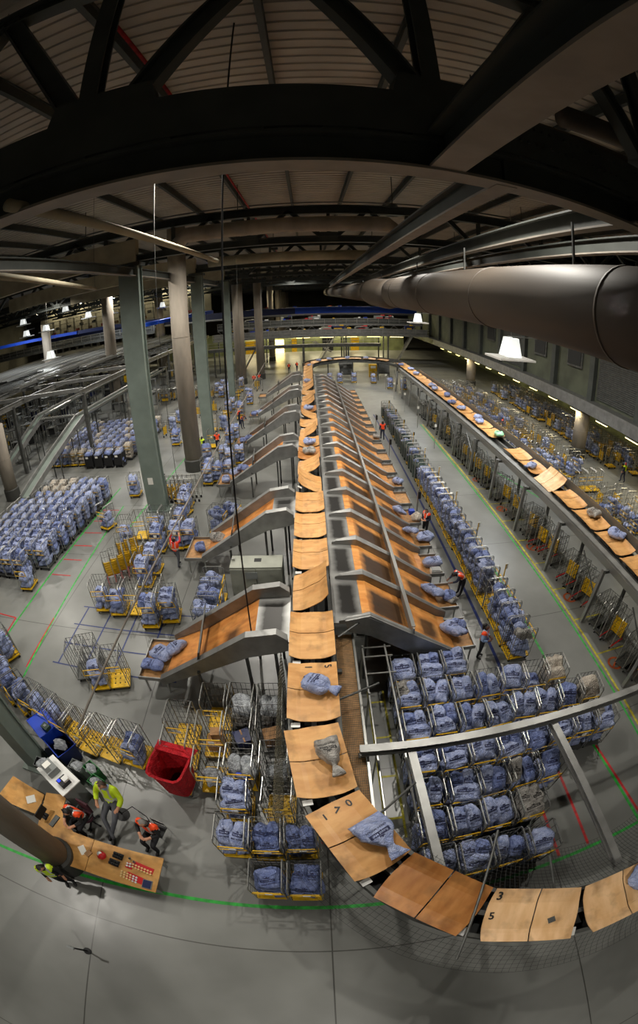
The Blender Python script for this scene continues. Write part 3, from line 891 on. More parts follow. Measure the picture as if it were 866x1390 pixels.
# ---- hanging luminaires and tube lights
def luminaire(x, y, z, label, s=1.0, e=260):
    r_ = root('hanging_luminaire', label, 'lamp', 'hanging luminaires', (x, y, z))
    a = MB()
    for i in range(9):
        a.box((0, (-1 + i / 4) * 1.1 * s, 0), (2.2 * s, 0.05, 0.12))
    for sx in (-1.1, 0, 1.1):
        a.box((sx * s, 0, 0), (0.05, 2.25 * s, 0.14))
    a.build('louvre', M['white'], r_)
    for sy in (-0.42, 0.42):
        b = MB()
        b.add([(p * 0.42 * s, sy * s + q * 0.26 * s, 0.1) for p in (-1, 1) for q in (-1, 1)] + [(p * 0.24 * s, sy * s + q * 0.12 * s, 1.15 * s) for p in (-1, 1) for q in (-1, 1)],
              [(0, 1, 3, 2), (4, 6, 7, 5), (0, 4, 5, 1), (2, 3, 7, 6), (0, 2, 6, 4), (1, 5, 7, 3)])
        b.build('lamp_shade', M['lampsoft'], r_)
    MB().box((0.9 * s, 0.3, 1.2 * s), (2.0 * s, 0.08, 0.08)).build('bracket', M['tube'], r_)
    MB().tube((0, 0, 1.1 * s), (0, 0, ROOF - z - .05), 0.02, 6).build('suspension_rod', M['tube'], r_)
    l = bpy.data.lights.new('luminaire_light', 'AREA'); l.energy = e; l.size = 2.0 * s; l.color = (0.93, 0.97, 1)
    o = bpy.data.objects.new('luminaire_light', l); o.location = (x, y, z - 0.15); COL.objects.link(o)
M['lampsoft'] = mat('lit_lamp_shade', (240, 244, 240), emit=0.8)
luminaire(13.4, 26.6, 8.75, 'large louvred luminaire hanging over the bare tray stretch', 1.2, 500)
luminaire(13.4, 52.5, 9.5, 'large louvred luminaire hanging near the far bend', 1.0, 500)
for k, (x, y, z) in enumerate(((-42, 55, 12.6), (-38, 55, 12.7), (-44, 57, 14.6), (-33, 60, 13.4), (-30, 62, 13.4), (-36, 58, 15.0), (-24, 70, 13.2))):
    luminaire(x, y, z, 'white louvred luminaire above the platform, %s from the blue conveyor bend' % nth(k + 1), 0.8, 500)
luminaire(-32.5, 47.5, 8.9, 'low louvred luminaire on two cables just over the platform grid', 0.9, 500)
for k in range(15):
    tube_light(22.65, 14.6 + k * 4.05, 4.2, 'warm tube light under the mezzanine edge, %s from the net end' % nth(k + 1), e=45, hang=.36)
for k in range(5):
    tube_light(29, 16 + k * 11, 4.3, 'warm tube light deep under the mezzanine, %s from the net end' % nth(k + 1), e=60, hang=.25)
for k in range(7):
    tube_light(-14 + k * 5.2, 103.76, 4.4, 'tube light washing the far green wall, %s from the column side' % nth(k + 1), L=2.6, ax='x', e=420)
for k in range(5):
    tube_light(-1 + k * 4.2, 77.2, 5.56, 'tube light under the far gallery, %s along' % nth(k + 1), L=2.4, ax='x', e=120)
for k, (x, y, z) in enumerate(((-40, 70, 16.6), (-34, 72, 16.4), (-21, 75, 16.2), (-46, 64, 17))):
    tube_light(x, y, z, 'cold upright tube lamp over the shelving, %s' % ('below the beam', 'second along', 'beside the green column', 'outermost')[k], 'lampw', 0.5, 'y', 500, ROOF - z)

# high-bay housings round the ceiling lights, the added ones included
proto = None
for k, (x, y) in enumerate(LAMPS):
    l = 'dark bell-shaped high-bay lamp in the partly added set under the roof, row %s, %s across' % (nth(k // 4 + 1), nth(k % 4 + 1))
    if proto is None:
        proto = root('high_bay_lamp', l, 'lamp', 'high-bay lamps under the roof', (x, y, LAMP_Z))
        a = MB(); n = 16; vs = []
        for r_, z in ((0.16, 0.5), (0.3, 0.42), (0.42, -0.25), (0.40, -0.25), (0.28, 0.36), (0.02, 0.4)):
            vs += [(r_ * math.cos(2 * PI * i / n), r_ * math.sin(2 * PI * i / n), z) for i in range(n)]
        a.add(vs, [(j * n + i, j * n + (i + 1) % n, (j + 1) * n + (i + 1) % n, (j + 1) * n + i) for j in range(5) for i in range(n)])
        a.build('reflector', M['truss'], proto)
        MB().tube((0, 0, 0.5), (0, 0, ROOF - LAMP_Z - 0.08), 0.03).build('suspension_rod', M['truss'], proto)
    else:
        dup(proto, (x, y, LAMP_Z), 0, l)
# overhead pipe, cable
ovr = pipe([(-4.9, 4.0, 5.0), (-4.8, 14, 5.0), (-4.9, 30, 5.0), (-5.4, 58, 5.0)], 0.028, 'girder', 'overhead_rail', 'thin overhead rail running along above the cages and side chutes', 'rail')
for y in (13.6, 30.4, 47):
    MB().tube((-4.85, y, 5), (-4.85, y, ROOF), .008, 4).build('hanger_wire', M['steeld'], ovr)
a = MB()
for y in (9.5, 17, 25.5, 34, 50):
    pass
o = MB().path([(-2.02, 9.35, 2.7), (-2.0, 9.6, 6), (-1.95, 10.1, H + 1), (-1.6, 9.2, H + 8)], 0.022, 6).build('hanging_cable', M['black'])
tag(o, 'single black cable hanging from the roof to the first side chute', 'cable', kind='thing')
# ================================================================== MAIL SACKS (meshes)
def sack_geo(seed, w_, l_, t_, neck=False, nu=26, nv=20, amp=1.0):
    g = random.Random(seed)
    vs, fs = [], []
    off = Vector((g.uniform(-50, 50), g.uniform(-50, 50), g.uniform(-50, 50)))
    asym = [g.uniform(0.85, 1.15) for _ in range(4)]
    for j in range(nv + 1):
        v = -1 + 2 * j / nv
        if neck:
            if v < 0.45:
                q = (v + 1) / 1.45
                wd = (1 - abs(2 * q - 1) ** 3.2) ** 0.45 if 0 < q < 1 else 0
                wd = max(wd, 0.16 if v > 0 else 0.55 * (1 - q * 3) if q < .3 else wd)
                if neck == 2:
                    wd = max(0.14, 1.0 - 0.1 * q - 0.78 * max(0, (q - 0.45) / 0.55) ** 1.3)
                tk = max((1 - abs(2 * q - 1) ** 2.4), 0) ** 0.6
                tk = max(tk, 0.16 if v > 0.2 else 0.02)
            else:
                q = (v - 0.45) / 0.55
                wd = 0.16 + 0.42 * q ** 0.8
                tk = 0.2 + 0.1 * q
        else:
            wd = 0.86 + 0.14 * (1 - v * v) - 0.08 * max(0, v)
            if v > 0.8: wd *= 1 - (v - 0.8) * 1.6
            tk = max(0.03, (1 - abs(v) ** 2.6)) ** 0.6
        for i in range(nu):
            a = 2 * PI * i / nu
            ca, sa = math.cos(a), math.sin(a)
            ex = 0.55
            x = math.copysign(abs(ca) ** ex, ca) * wd * w_ / 2
            z = math.copysign(abs(sa) ** 0.95, sa) * tk * t_ / 2
            y = v * l_ / 2
            p = Vector((x, y, z))
            q1 = noise.noise(p * 3.2 + off)
            q2 = 1 - abs(noise.noise(p * 7.0 + off * 1.7)) * 2
            q3 = 1 - abs(noise.noise(Vector((x * 12, y * 4, z * 12)) + off)) * 2
            k = (q1 * 0.09 + q2 * 0.028 + q3 * 0.015 - 0.02) * amp * (0.5 if neck and v > 0.4 else 1)
            d = Vector((ca * 0.6, 0.12 * v, sa)).normalized()
            p += d * k
            p.y += noise.noise(Vector((x * 4, 0, z * 3)) + off) * 0.05 * amp
            p.x *= asym[0] if p.x > 0 else asym[1]
            vs.append(p)
    for j in range(nv):
        for i in range(nu):
            l = (i + 1) % nu
            fs.append((j * nu + i, j * nu + l, (j + 1) * nu + l, (j + 1) * nu + i))
    fs.append(tuple(range(nu - 1, -1, -1)))
    fs.append(tuple(nv * nu + i for i in range(nu)))
    return vs, fs

def cut_fine(vs, fs, mx):
    bm = bmesh.new()
    bv = [bm.verts.new(v) for v in vs]
    for f in fs:
        try: bm.faces.new([bv[i] for i in f])
        except ValueError: pass
    bmesh.ops.triangulate(bm, faces=bm.faces[:])
    for _ in range(3):
        es = [e for e in bm.edges if e.calc_length() > mx]
        if not es: break
        bmesh.ops.subdivide_edges(bm, edges=es, cuts=1)
        bmesh.ops.triangulate(bm, faces=bm.faces[:])
    bm.verts.index_update()
    out = [tuple(v.co) for v in bm.verts], [tuple(v.index for v in f.verts) for f in bm.faces]
    bm.free()
    return out

CROWN = ([(-.05, 0, 0), (.05, 0, 0), (.065, .05, 0), (.03, .03, 0), (0, .065, 0), (-.03, .03, 0), (-.065, .05, 0)], [(0, 1, 2, 3, 4, 5, 6)])
def sack_mesh(name, seed, w_, l_, t_, cloth, ink='ink', neck=False, prints=True, oy=0.0, amp=1.0):
    vs, fs = sack_geo(seed, w_, l_, t_, neck, amp=amp)
    mb = MB().add(vs, fs, 0)
    ns = len(fs)
    if prints:
        bvh = BVHTree.FromPolygons([Vector(v) for v in vs], fs)
        k = w_ / 0.6
        def lay(geo, dx, dy, lift, m):
            v2, f2 = geo
            out = []
            for v in v2:
                x, y_ = v[0] + dx, v[1] + dy
                hit = bvh.ray_cast(Vector((x, y_, 2)), Vector((0, 0, -1)))
                z = hit[0].z if hit[0] is not None else 0
                out.append((x, y_, z + lift))
            mb.add(out, f2, m)
        gx, gy = 9, 4
        W, Hh = 0.40 * k, 0.10 * k
        patch = ([((i / gx - .5) * W, (j / gy - .5) * Hh, 0) for j in range(gy + 1) for i in range(gx + 1)],
                 [(j * (gx + 1) + i, j * (gx + 1) + i + 1, (j + 1) * (gx + 1) + i + 1, (j + 1) * (gx + 1) + i) for j in range(gy) for i in range(gx)])
        lay(patch, 0, 0.03 + oy, 0.006, 1)
        tv, tf = text_geo('Royal Mail', 0.078 * k, 0.0008)
        lay(cut_fine(tv, tf, 0.05), 0, 0.03 + oy, 0.011, 0)
        tv, tf = text_geo('GREAT BRITAIN', 0.058 * k, 0.002)
        lay(cut_fine(tv, tf, 0.05), 0, -0.1 * k + oy, 0.006, 1)
        lay(CROWN, 0, 0.09 + oy, 0.006, 1)
    me = mb.mesh(name, [M[cloth], M[ink]])
    me.polygons.foreach_set('use_smooth', [i < ns for i in range(len(mb.f))])
    return me
SACKS = [sack_mesh('mail_sack', 11, .60, .80, .36, 'blue'), sack_mesh('mail_sack', 12, .56, .74, .42, 'blue', oy=-.05),
         sack_mesh('mail_sack', 13, .64, .78, .32, 'blue', oy=.04), sack_mesh('mail_sack', 14, .46, .78, .34, 'blued'),
         sack_mesh('mail_sack', 15, .58, .70, .44, 'blued', oy=-.03), sack_mesh('mail_sack', 16, .62, .76, .40, 'blue', amp=1.5)]
SACK_GREY = [sack_mesh('mail_sack', 21, .58, .8, .38, 'grey', 'inkg'), sack_mesh('mail_sack', 22, .6, .7, .42, 'grey', 'inkg', amp=1.3)]
SACK_CREAM = [sack_mesh('mail_sack', 24, .6, .74, .42, 'cream', 'inkg', prints=False, amp=1.3)]
SACK_TIED = [sack_mesh('tied_sack', 31, .66, 1.15, .46, 'blue', neck=True, oy=-.2), sack_mesh('tied_sack', 32, .66, 1.2, .36, 'blue', neck=2, oy=-.12)]
SACK_TGREY = [sack_mesh('tied_sack', 33, .62, 1.15, .48, 'grey', 'inkg', neck=2, oy=-.2)]
SACK_CLEAR = [sack_mesh('plastic_bag', 35, .6, .7, .45, 'clear', 'inkg', prints=False, amp=1.7)]

# ================================================================== SORTER LOOP
CX, LR, YA, YB = 6.3, 6.5, 5.85, 58.5
ST = YB - YA
LOOP = 2 * ST + 2 * PI * LR
def loop(s):
    """point and heading (travel direction angle) at distance s; s = 0 at the start of the close bend"""
    s %= LOOP
    if s < PI * LR:
        a = PI + s / LR
        return Vector((CX + LR * math.cos(a), YA + LR * math.sin(a), 0)), a + PI / 2
    s -= PI * LR
    if s < ST:
        return Vector((CX + LR, YA + s, 0)), PI / 2
    s -= ST
    if s < PI * LR:
        a = s / LR
        return Vector((CX + LR * math.cos(a), YB + LR * math.sin(a), 0)), a + PI / 2
    s -= PI * LR
    return Vector((CX - LR, YB - s, 0)), -PI / 2
def sweep(profile, s0, s1, step=1.0, m=0, mb=None, closed=False):
    """closed profile of (offset outwards, z) swept along the loop"""
    mb = mb or MB()
    n = max(2, int((s1 - s0) / step)); N = n if closed else n + 1
    vs = []
    for i in range(N):
        p, h = loop(s0 + (s1 - s0) * i / n)
        o = Vector((math.sin(h), -math.cos(h), 0))
        vs += [p + o * a + Vector((0, 0, z)) for a, z in profile]
    k = len(profile); fs = []
    for i in range(n):
        j = (i + 1) % N
        for t in range(k):
            u = (t + 1) % k
            fs.append((i * k + t, j * k + t, j * k + u, i * k + u))
    if not closed:
        fs += [tuple(range(k)), tuple(n * k + t for t in range(k - 1, -1, -1))]
    return mb.add(vs, fs, m)
def rect(a, b, z0, z1):
    return [(a, z0), (b, z0), (b, z1), (a, z1)]
# outwards is to the left-hand side of the close run, i.e. away from the middle of the loop
tr = root('sorter_track', 'grey steel track of the tilt tray sorter looping round the hall', 'conveyor track'); tr['kind'] = 'thing'
for a, b, z0, z1, nm, mt in ((-0.62, -0.52, 2.72, 3.02, 'side_rail', 'steeld'), (0.52, 0.62, 2.72, 3.02, 'side_rail', 'steeld'), (-0.52, 0.52, 2.68, 2.74, 'floor_pan', 'dark'),
                             (-0.06, 0.06, 2.74, 2.98, 'drive_rail', 'tube')):
    sweep(rect(a, b, z0, z1), 0, LOOP, 0.9, closed=True).build(nm, M[mt], tr)
sR = PI * LR
# return run: wide steel fascia on the aisle side, guard sheets on the far side
sweep(rect(-0.98, -0.66, 2.72, 3.05), sR - 2.5, sR + ST - 2, 3).build('fascia', M['steel'], tr)
sweep(rect(-1.0, -0.94, 2.62, 2.95), sR - 2.5, sR + ST - 2, 3).build('fascia_lip', M['tube'], tr)
sweep(rect(0.86, 0.9, 3.0, 3.55), sR + 1, sR + ST - 6, 3).build('guard_sheet', M['plexi'], tr)
sweep(rect(0.86, 0.9, 3.0, 3.45), sR + ST + 1, sR + ST + PI * LR - 1, 1).build('guard_sheet', M['steeld'], tr)
for k in range(13):
    y = 7.05 + 4.05 * k
    MB().bar((11.4, y, 1.5), (11.4, y + 1.6, 2.7), 0.05, 0.05).build('brace', M['steeld'], tr)
    a = MB()
    a.bar((11.3, y, 0), (11.5, y, 2.75), 0.16, 0.16).build('support_leg', M['steel'], tr)
    MB().bar((13.4, y, 0), (13.4, y, 2.7), 0.14, 0.14).build('support_leg', M['steeld'], tr)
    MB().bar((11.6, y, 2.62), (13.6, y, 2.62), 0.12, 0.14).build('cross_member', M['steeld'], tr)
for k in range(11):
    y = 8 + 4.6 * k
    for x in (-0.75, 0.35):
        MB().bar((x, y, 0), (x, y, 2.7), 0.12, 0.12).build('support_leg', M['steeld'], tr)
    MB().bar((-0.9, y, 2.62), (0.6, y, 2.62), 0.12, 0.12).build('cross_member', M['steeld'], tr)
for s in (3.0, 7.5, 12.0, 17):
    p, h = loop(s)
    MB().bar((p.x, p.y, 0), (p.x, p.y, 2.7), 0.18, 0.18).build('support_leg', M['steeld'], tr)
for s in (2, 6, 10, 14, 18):
    p, h = loop(sR + ST + s)
    MB().bar((p.x, p.y, 0), (p.x, p.y, 2.7), 0.16, 0.16).build('support_leg', M['steeld'], tr)

# ---- the trays
def panel(sign, mt, curl=0.10):
    mb = MB(); nx = 12
    top, bot = [], []
    for j, yy in enumerate((0.015, 0.5, 1.0)):
        for i in range(nx + 1):
            x = -0.64 + 1.28 * i / nx
            e = abs(x)
            z = curl * max(0, (e - 0.36) / 0.28)
            y = yy if j < 2 else 1.0 - 0.07 * (x / 0.64) ** 2
            z2 = z - 0.05 * (yy ** 2)
            top.append((x, sign * y, z2)); bot.append((x, sign * y, z2 - 0.022))
    n = nx + 1; N = 3 * n
    fs = []
    for j in range(2):
        for i in range(nx):
            q = (j * n + i, j * n + i + 1, (j + 1) * n + i + 1, (j + 1) * n + i)
            if sign < 0: q = q[::-1]
            fs.append(q); fs.append(tuple(k + N for k in q[::-1]))
    for i in range(nx):
        fs.append((i, i + 1, N + i + 1, N + i)); fs.append((2 * n + i, 2 * n + i + 1, N + 2 * n + i + 1, N + 2 * n + i))
    for j in range(2):
        fs.append((j * n, (j + 1) * n, N + (j + 1) * n, N + j * n)); fs.append((j * n + nx, (j + 1) * n + nx, N + (j + 1) * n + nx, N + j * n + nx))
    return mb.add(top + bot, fs)
def make_tray(mt):
    t = root('tilt_tray', 'x', 'tray', 'plywood tilt trays on the sorter loop')
    panel(1, mt).build('panel', M[mt], t); panel(-1, mt).build('panel', M[mt], t)
    MB().box((0, 0, -0.1), (0.3, 1.5, 0.1)).box((0, 0, -0.16), (0.8, 0.22, 0.12)).box((0.44, 1.03, -0.17), (0.22, 0.14, 0.03), 1).build('carriage', [M['steeld'], M['white']], t)
    return t
protoT = {'ply': make_tray('ply'), 'ply_pale': make_tray('ply_pale'), 'ply_dark': make_tray('ply_dark')}
usedT = set()
NT = 68
TP = LOOP / NT
tray_by = {}
TILT = {}
S0 = LOOP - (6.92 - YA)     # s of the tray lying across y = 6.92
def where(i):
    s = (S0 + i * TP) % LOOP
    p, h = loop(s)
    if s < PI * LR: z = 'in the close bend'
    elif s < PI * LR + ST: z = 'on the return run beside the aisle'
    elif s < 2 * PI * LR + ST: z = 'in the far bend'
    else: z = 'on the run over the chutes'
    return s, p, h, z
TZ = 3.2
tilted = {-2: 30, -6: -30, -7: 24, -10: 30, -12: -28, -14: 30, -15: 32, -17: 30, -18: 30, -19: 32, -20: 30, -21: 28, -22: 28, -23: 26, -24: 26, 16: -32, 40: 20, 44: -35, 47: -35, 37: 14}
missing = {19, 36}
loads = {0: 'a blue tied sack', 1: 'a grey sack', 2: 'a blue tied sack', 5: 'a blue sack', -9: 'a grey sack', -10: 'a blue sack'}
cnt = {}
for i in range(-34, NT - 34):
    s, p, h, z = where(i)
    cnt[z] = cnt.get(z, 0) + 1
    if i % NT in missing: continue
    pale = i in (4, 5, 16) or (s > 2 * PI * LR + ST - 14 and s < 2 * PI * LR + ST)
    key = 'ply_dark' if i in (3, -8, -13, -25) else 'ply_pale' if pale else 'ply'
    lab = 'plywood tilt tray %s, %s' % ('carrying ' + loads[i] if i in loads else 'tipped sideways' if abs(tilted.get(i, 0)) > 12 else 'lying flat', z)
    lab += ', %s along' % nth(cnt[z])
    tl = R(tilted.get(i, 0))
    if i == 17: tl = 0
    # local y runs along travel, x across
    if key not in usedT:
        t = protoT[key]; usedT.add(key); t['label'] = lab
    else:
        t = dup(protoT[key], label=lab)
    t.location = (p.x, p.y, TZ + (0.12 if tl else 0))
    t.rotation_mode = 'XYZ'
    mtx = Matrix.Rotation(h - PI / 2, 4, 'Z') @ Matrix.Rotation(tl, 4, 'Y')
    t.rotation_euler = mtx.to_euler()
    tray_by[i] = (t, p, h, tl)
def tray_mark(i, items, mt='hazard'):
    t = tray_by[i][0]
    for txt, x, y, rz, sz in items:
        mb = MB()
        vs, fs = text_geo(txt, sz, 0.006)
        c, s_ = math.cos(rz), math.sin(rz)
        out = []
        for v in vs:
            X, Y = x + v[0] * c - v[1] * s_, y + v[0] * s_ + v[1] * c
            out.append((X, Y, 0.10 * max(0, (abs(X) - 0.36) / 0.28) - 0.05 * Y * Y + 0.006))
        mb.add(out, fs).build('painted_digit', M[mt], t)
# world up-screen there is +y; local y of the incoming run points to -y
tray_mark(0, [('1', 0.12, -0.82, R(90), 0.26), ('5', -0.4, -0.82, R(90), 0.26)])
tray_mark(2, [('1', 0.3, -0.72, R(180 + 0), 0.22), ('7', 0.0, -0.75, R(150), 0.24), ('0', -0.3, -0.78, R(180), 0.26)])
tray_mark(4, [('3', -0.46, -0.82, R(90), 0.26), ('5', 0.02, -0.86, R(95), 0.24)])
MB().box((0.12, 0.42, -0.008), (0.14, 0.16, 0.004), rz=0.4).build('sticker', M['steeld'], tray_by[4][0])
# print code strips on some trays
for i in range(-30, -2, 3):
    if i in tray_by and i not in tilted:
        pass

# ================================================================== CHUTES (aisle side)
CH0, CP = 9.66, 2.27
NCH = 19
prof_bed = [(1.36, 3.02), (1.62, 2.98), (3.05, 1.98)]
prof_low = [(3.05, 1.98), (4.45, 1.0), (4.75, 0.9)]
def z_bed(x):
    pts = prof_bed + prof_low[1:]
    for (a, za), (b, zb) in zip(pts, pts[1:]):
        if a <= x <= b: return za + (zb - za) * (x - a) / (b - a)
    return 3.05 if x < 1.4 else 0.9
def chute_wall(mb, y, far=False):
    """fin between two chutes: sharp at the track, folded wide, running down the slope"""
    t = 0.1
    top = [(0.62, 3.12), (0.80, 3.22), (1.55, 3.36), (3.1, 2.36), (4.4, 1.42), (4.85, 1.12)]
    wid = [0.015, 0.06, 0.16, 0.13, 0.11, 0.05]
    bot = [(0.62, 3.03), (0.80, 3.03), (1.55, 2.92), (3.1, 1.82), (4.4, 0.9), (4.85, 0.8)]
    vs = []
    for (x, z), w_, (xb, zb_) in zip(top, wid, bot):
        vs += [(x, y - w_, z - w_ * 0.5), (x, y - w_ * 0.3, z), (x, y + w_ * 0.3, z), (x, y + w_, z - w_ * 0.5), (xb, y + w_, zb_), (xb, y - w_, zb_)]
    fs = []
    for i in range(5):
        for k in range(6):
            l = (k + 1) % 6
            fs.append((i * 6 + k, i * 6 + l, (i + 1) * 6 + l, (i + 1) * 6 + k))
    fs += [(0, 1, 2, 3, 4, 5), (35, 34, 33, 32, 31, 30)]
    mb.add(vs, fs)
    return mb
def make_chute():
    c = root('sorting_chute', 'x', 'chute', 'sorting chutes down to the aisle')
    MB().sheet([(0.46, 3.02), (1.36, 3.0)], 0, CP - .003, 0.04).build('head_plate', M['head'], c)
    MB().sheet(prof_bed, 0.1, CP - 0.12, 0.03).build('upper_bed', M['ply_bed'], c)
    MB().sheet(prof_low, 0.1, CP - 0.12, 0.03).build('lower_bed', M['ply_low'], c)
    chute_wall(MB(), 0).build('side_wall', M['steel'], c)
    t = MB(); t.box((5.14, CP / 2 + 0.1, 0.8), (0.8, 1.5, 0.03)).build('table_top', M['deal'], c)
    a = MB()
    for y in (0.4, CP - 0.3):
        a.box((5.14, y, 0.86), (0.84, 0.05, 0.16))
    a.box((5.55, CP / 2 + 0.05, 0.84), (0.04, CP - 0.75, 0.12)); a.box((5.14, CP / 2 + .05, 0.76), (0.8, 1.5, 0.04))
    a.build('table_rim', M['steel'], c)
    for x in (4.9, 5.45):
        for y in (0.5, CP - 0.4):
            MB().bar((x, y, 0), (x, y, 0.78), 0.05, 0.05).build('leg', M['tube'], c)
    for x, z in ((1.5, 2.8), (3.1, 1.8)):
        MB().bar((x, 0.2, 0), (x, 0.2, z), 0.08, 0.08).build('support_leg', M['steeld'], c)
    return c
pc = make_chute()
for k in range(NCH):
    lab = 'plywood bottomed sorting chute towards the aisle, %s from the netted bend' % nth(k + 1)
    c = pc if k == 0 else dup(pc, label=lab)
    c['label'] = lab
    c.location = (0, CH0 + k * CP, 0)
# end wall of the first chute is a deep steel side
chute_wall(MB(), NCH * CP).build('side_wall', M['steel'], c)
q = MB(); q.add([(0.8, CH0 - 0.14, 3.2), (1.55, CH0 - 0.14, 3.34), (4.9, CH0 - 0.14, 1.1), (4.9, CH0 - 0.14, 0.72), (4.3, CH0 - 0.14, 0.62), (1.6, CH0 - 0.14, 2.5), (0.9, CH0 - 0.14, 2.75)] +
         [(0.8, CH0 - 0.09, 3.2), (1.55, CH0 - 0.09, 3.34), (4.9, CH0 - 0.09, 1.1), (4.9, CH0 - 0.09, 0.72), (4.3, CH0 - 0.09, 0.62), (1.6, CH0 - 0.09, 2.5), (0.9, CH0 - 0.09, 2.75)],
         [(0, 1, 2, 3, 4, 5, 6), (13, 12, 11, 10, 9, 8, 7)] + [(i, i + 7, (i + 1) % 7 + 7, (i + 1) % 7) for i in range(7)])
tag(q.build('chute_side_plate', M['steel']), 'long grey steel side plate closing the chute beside the packed sack cages', 'plate')
# divider plate running above all the chutes
d = root('divider_plate', 'long narrow steel divider plate crossing all the aisle chutes', 'divider plate')
YE = CH0 + NCH * CP
MB().add([(2.98, CH0 - 0.1, 1.95), (3.04, CH0 - 0.1, 1.95), (2.98, YE, 1.95), (3.04, YE, 1.95), (2.94, CH0 - 0.1, 2.62), (2.99, CH0 - 0.1, 2.62), (2.94, YE, 2.62), (2.99, YE, 2.62)],
         [(0, 1, 3, 2), (4, 6, 7, 5), (0, 4, 5, 1), (2, 3, 7, 6), (0, 2, 6, 4), (1, 5, 7, 3)]).build('plate', M['steel'], d)
MB().box((2.965, (CH0 + YE) / 2, 2.63), (0.12, YE - CH0, 0.03)).build('top_flange', M['tube'], d)

# ================================================================== SIDE CHUTES (towards the columns)
L0, LP = 9.95, 8.2
def make_left():
    c = root('side_chute', 'x', 'chute', 'wide chutes towards the columns')
    MB().sheet([(-1.9, 3.0), (-0.86, 3.05)], -1.1, 1.1, 0.05).build('head_plate', M['headl'], c)
    MB().sheet([(-5.2, 0.98), (-3.9, 1.62), (-2.0, 2.93), (-1.9, 3.0)], -1.02, 1.02, 0.04).build('bed', M['ply_bedl'], c)
    for s, y in (('n', -1.12), ('f', 1.12)):
        top = [(-5.3, 1.2), (-2.1, 3.42), (-1.2, 3.55), (-0.9, 3.3)]
        bot = [(-5.3, 0.85), (-2.1, 2.5), (-1.2, 2.7), (-0.9, 2.8)]
        a = MB(); vs = []
        for (x, z), (xb, zb_) in zip(top, bot):
            vs += [(x, y - 0.1, z - 0.05), (x, y + 0.1, z), (xb, y + 0.1, zb_), (xb, y - 0.1, zb_)]
        fs = [(i * 4 + k, i * 4 + (k + 1) % 4, (i + 1) * 4 + (k + 1) % 4, (i + 1) * 4 + k) for i in range(3) for k in range(4)] + [(3, 2, 1, 0), (12, 13, 14, 15)]
        a.add(vs, fs).build('side_wall', M['steel'], c)
    g = MB(); g.bar((-3.75, -1.15, 2.2), (-3.95, 1.15, 2.2), 0.05, 0.75, 0, (0.25, 0, 1)); g.bar((-3.8, -1.3, 1.75), (-3.8, -0.9, 1.75), 0.08, 0.08)
    g.build('stop_gate', M['steeld'], c)
    MB().box((-5.72, 0, 0.8), (1.0, 1.9, 0.03)).build('table_top', M['deal'], c)
    a = MB()
    for y in (-0.98, 0.98):
        a.box((-5.72, y, 0.86), (1.04, 0.04, 0.16))
    a.box((-6.24, 0, 0.86), (0.04, 2.0, 0.16)); a.box((-5.72, 0, 0.76), (1.0, 1.9, 0.04))
    a.build('table_rim', M['steel'], c)
    for x in (-6.1, -5.3):
        for y in (-0.85, 0.85):
            MB().bar((x, y, 0), (x, y, 0.78), 0.05, 0.05).build('leg', M['tube'], c)
    for x, z in ((-2.2, 2.55), (-1.3, 2.7), (-3.9, 1.4)):
        for y in (-1.05, 1.05):
            MB().bar((x, y, 0), (x, y, z), 0.09, 0.09).build('support_leg', M['steeld'], c)
    return c
pl = make_left()
LY = [L0, 17.45, 25.9, 34.0, 42.5, 51.2]
for k, y in enumerate(LY):
    lab = 'wide steel sided chute sloping down towards the columns, %s from the desk end' % nth(k + 1)
    c = pl if k == 0 else dup(pl, label=lab)
    c['label'] = lab
    c.location = (0, y, 0)
c = root('control_cabinet', 'large pale metal cabinet standing between the first two side chutes', 'cabinet', None, (-2.5, 14.85, 0))
MB().box((0, 0, 0.92), (2.2, 0.9, 1.84)).build('body', M['cabinet'], c)
for sx in (-1, 1):
    dr = MB().box((.55 * sx, -0.47, 0.95), (1.06, 0.03, 1.6)).build('door', M['cabinet'], c)
    MB().box((.1 * sx, -0.5, 0.95), (.03, .04, .2)).build('handle', M['black'], dr)
MB().box((0.05, 0.1, 1.845), (0.3, 0.25, 0.01)).build('notice', M['dark'], c); MB().box((-0.2, -0.49, 1.45), (0.5, 0.02, 0.34)).build('hatch', M['greyp'], c)
MB().box((-1.0, 0.1, 1.9), (0.12, 0.1, 0.1)).build('lifting_lug', M['tube'], c)

# catwalk mesh beside the track at the near end, guard fence posts
r = root('mesh_panel', 'olive wire mesh floor panel lying beside the track before the bend', 'mesh panel'); r['kind'] = 'thing'
a = MB()
for i in range(12):
    a.bar((0.5 + i * 0.045, 3.6, 2.5), (0.5 + i * 0.045, CH0 - 0.1, 2.5), 0.008, 0.008)
y = 3.6
while y < CH0:
    a.bar((0.5, y, 2.5), (1.0, y, 2.5), 0.008, 0.008); y += 0.07
a.build('wires', M['netm'], r)
MB().box((0.75, 6.6, 2.44), (0.5, 6.2, 0.03)).build('backing', M['deal'], r)
MB().box((1.04, 6.7, 2.5), (0.06, 6.4, 0.08)).build('edge_rail', M['tube'], r)
fr = root('guard_frame', 'tubular steel guard frame standing between the track and the packed cages', 'guard frame'); fr['kind'] = 'thing'
for x in (1.32, 2.02):
    MB().tube((x, 3.2, 2.2), (x, 9.4, 2.2), 0.03).build('rail', M['tube'], fr)
for y in (3.4, 5.4, 7.4, 9.3):
    MB().tube((1.32, y, 0), (1.32, y, 2.3), 0.03).build('post', M['tube'], fr)
for y in (8.2, 8.9, 9.3):
    MB().tube((1.32, y, 2.2), (2.2, y, 2.2), 0.025).build('rung', M['tube'], fr)
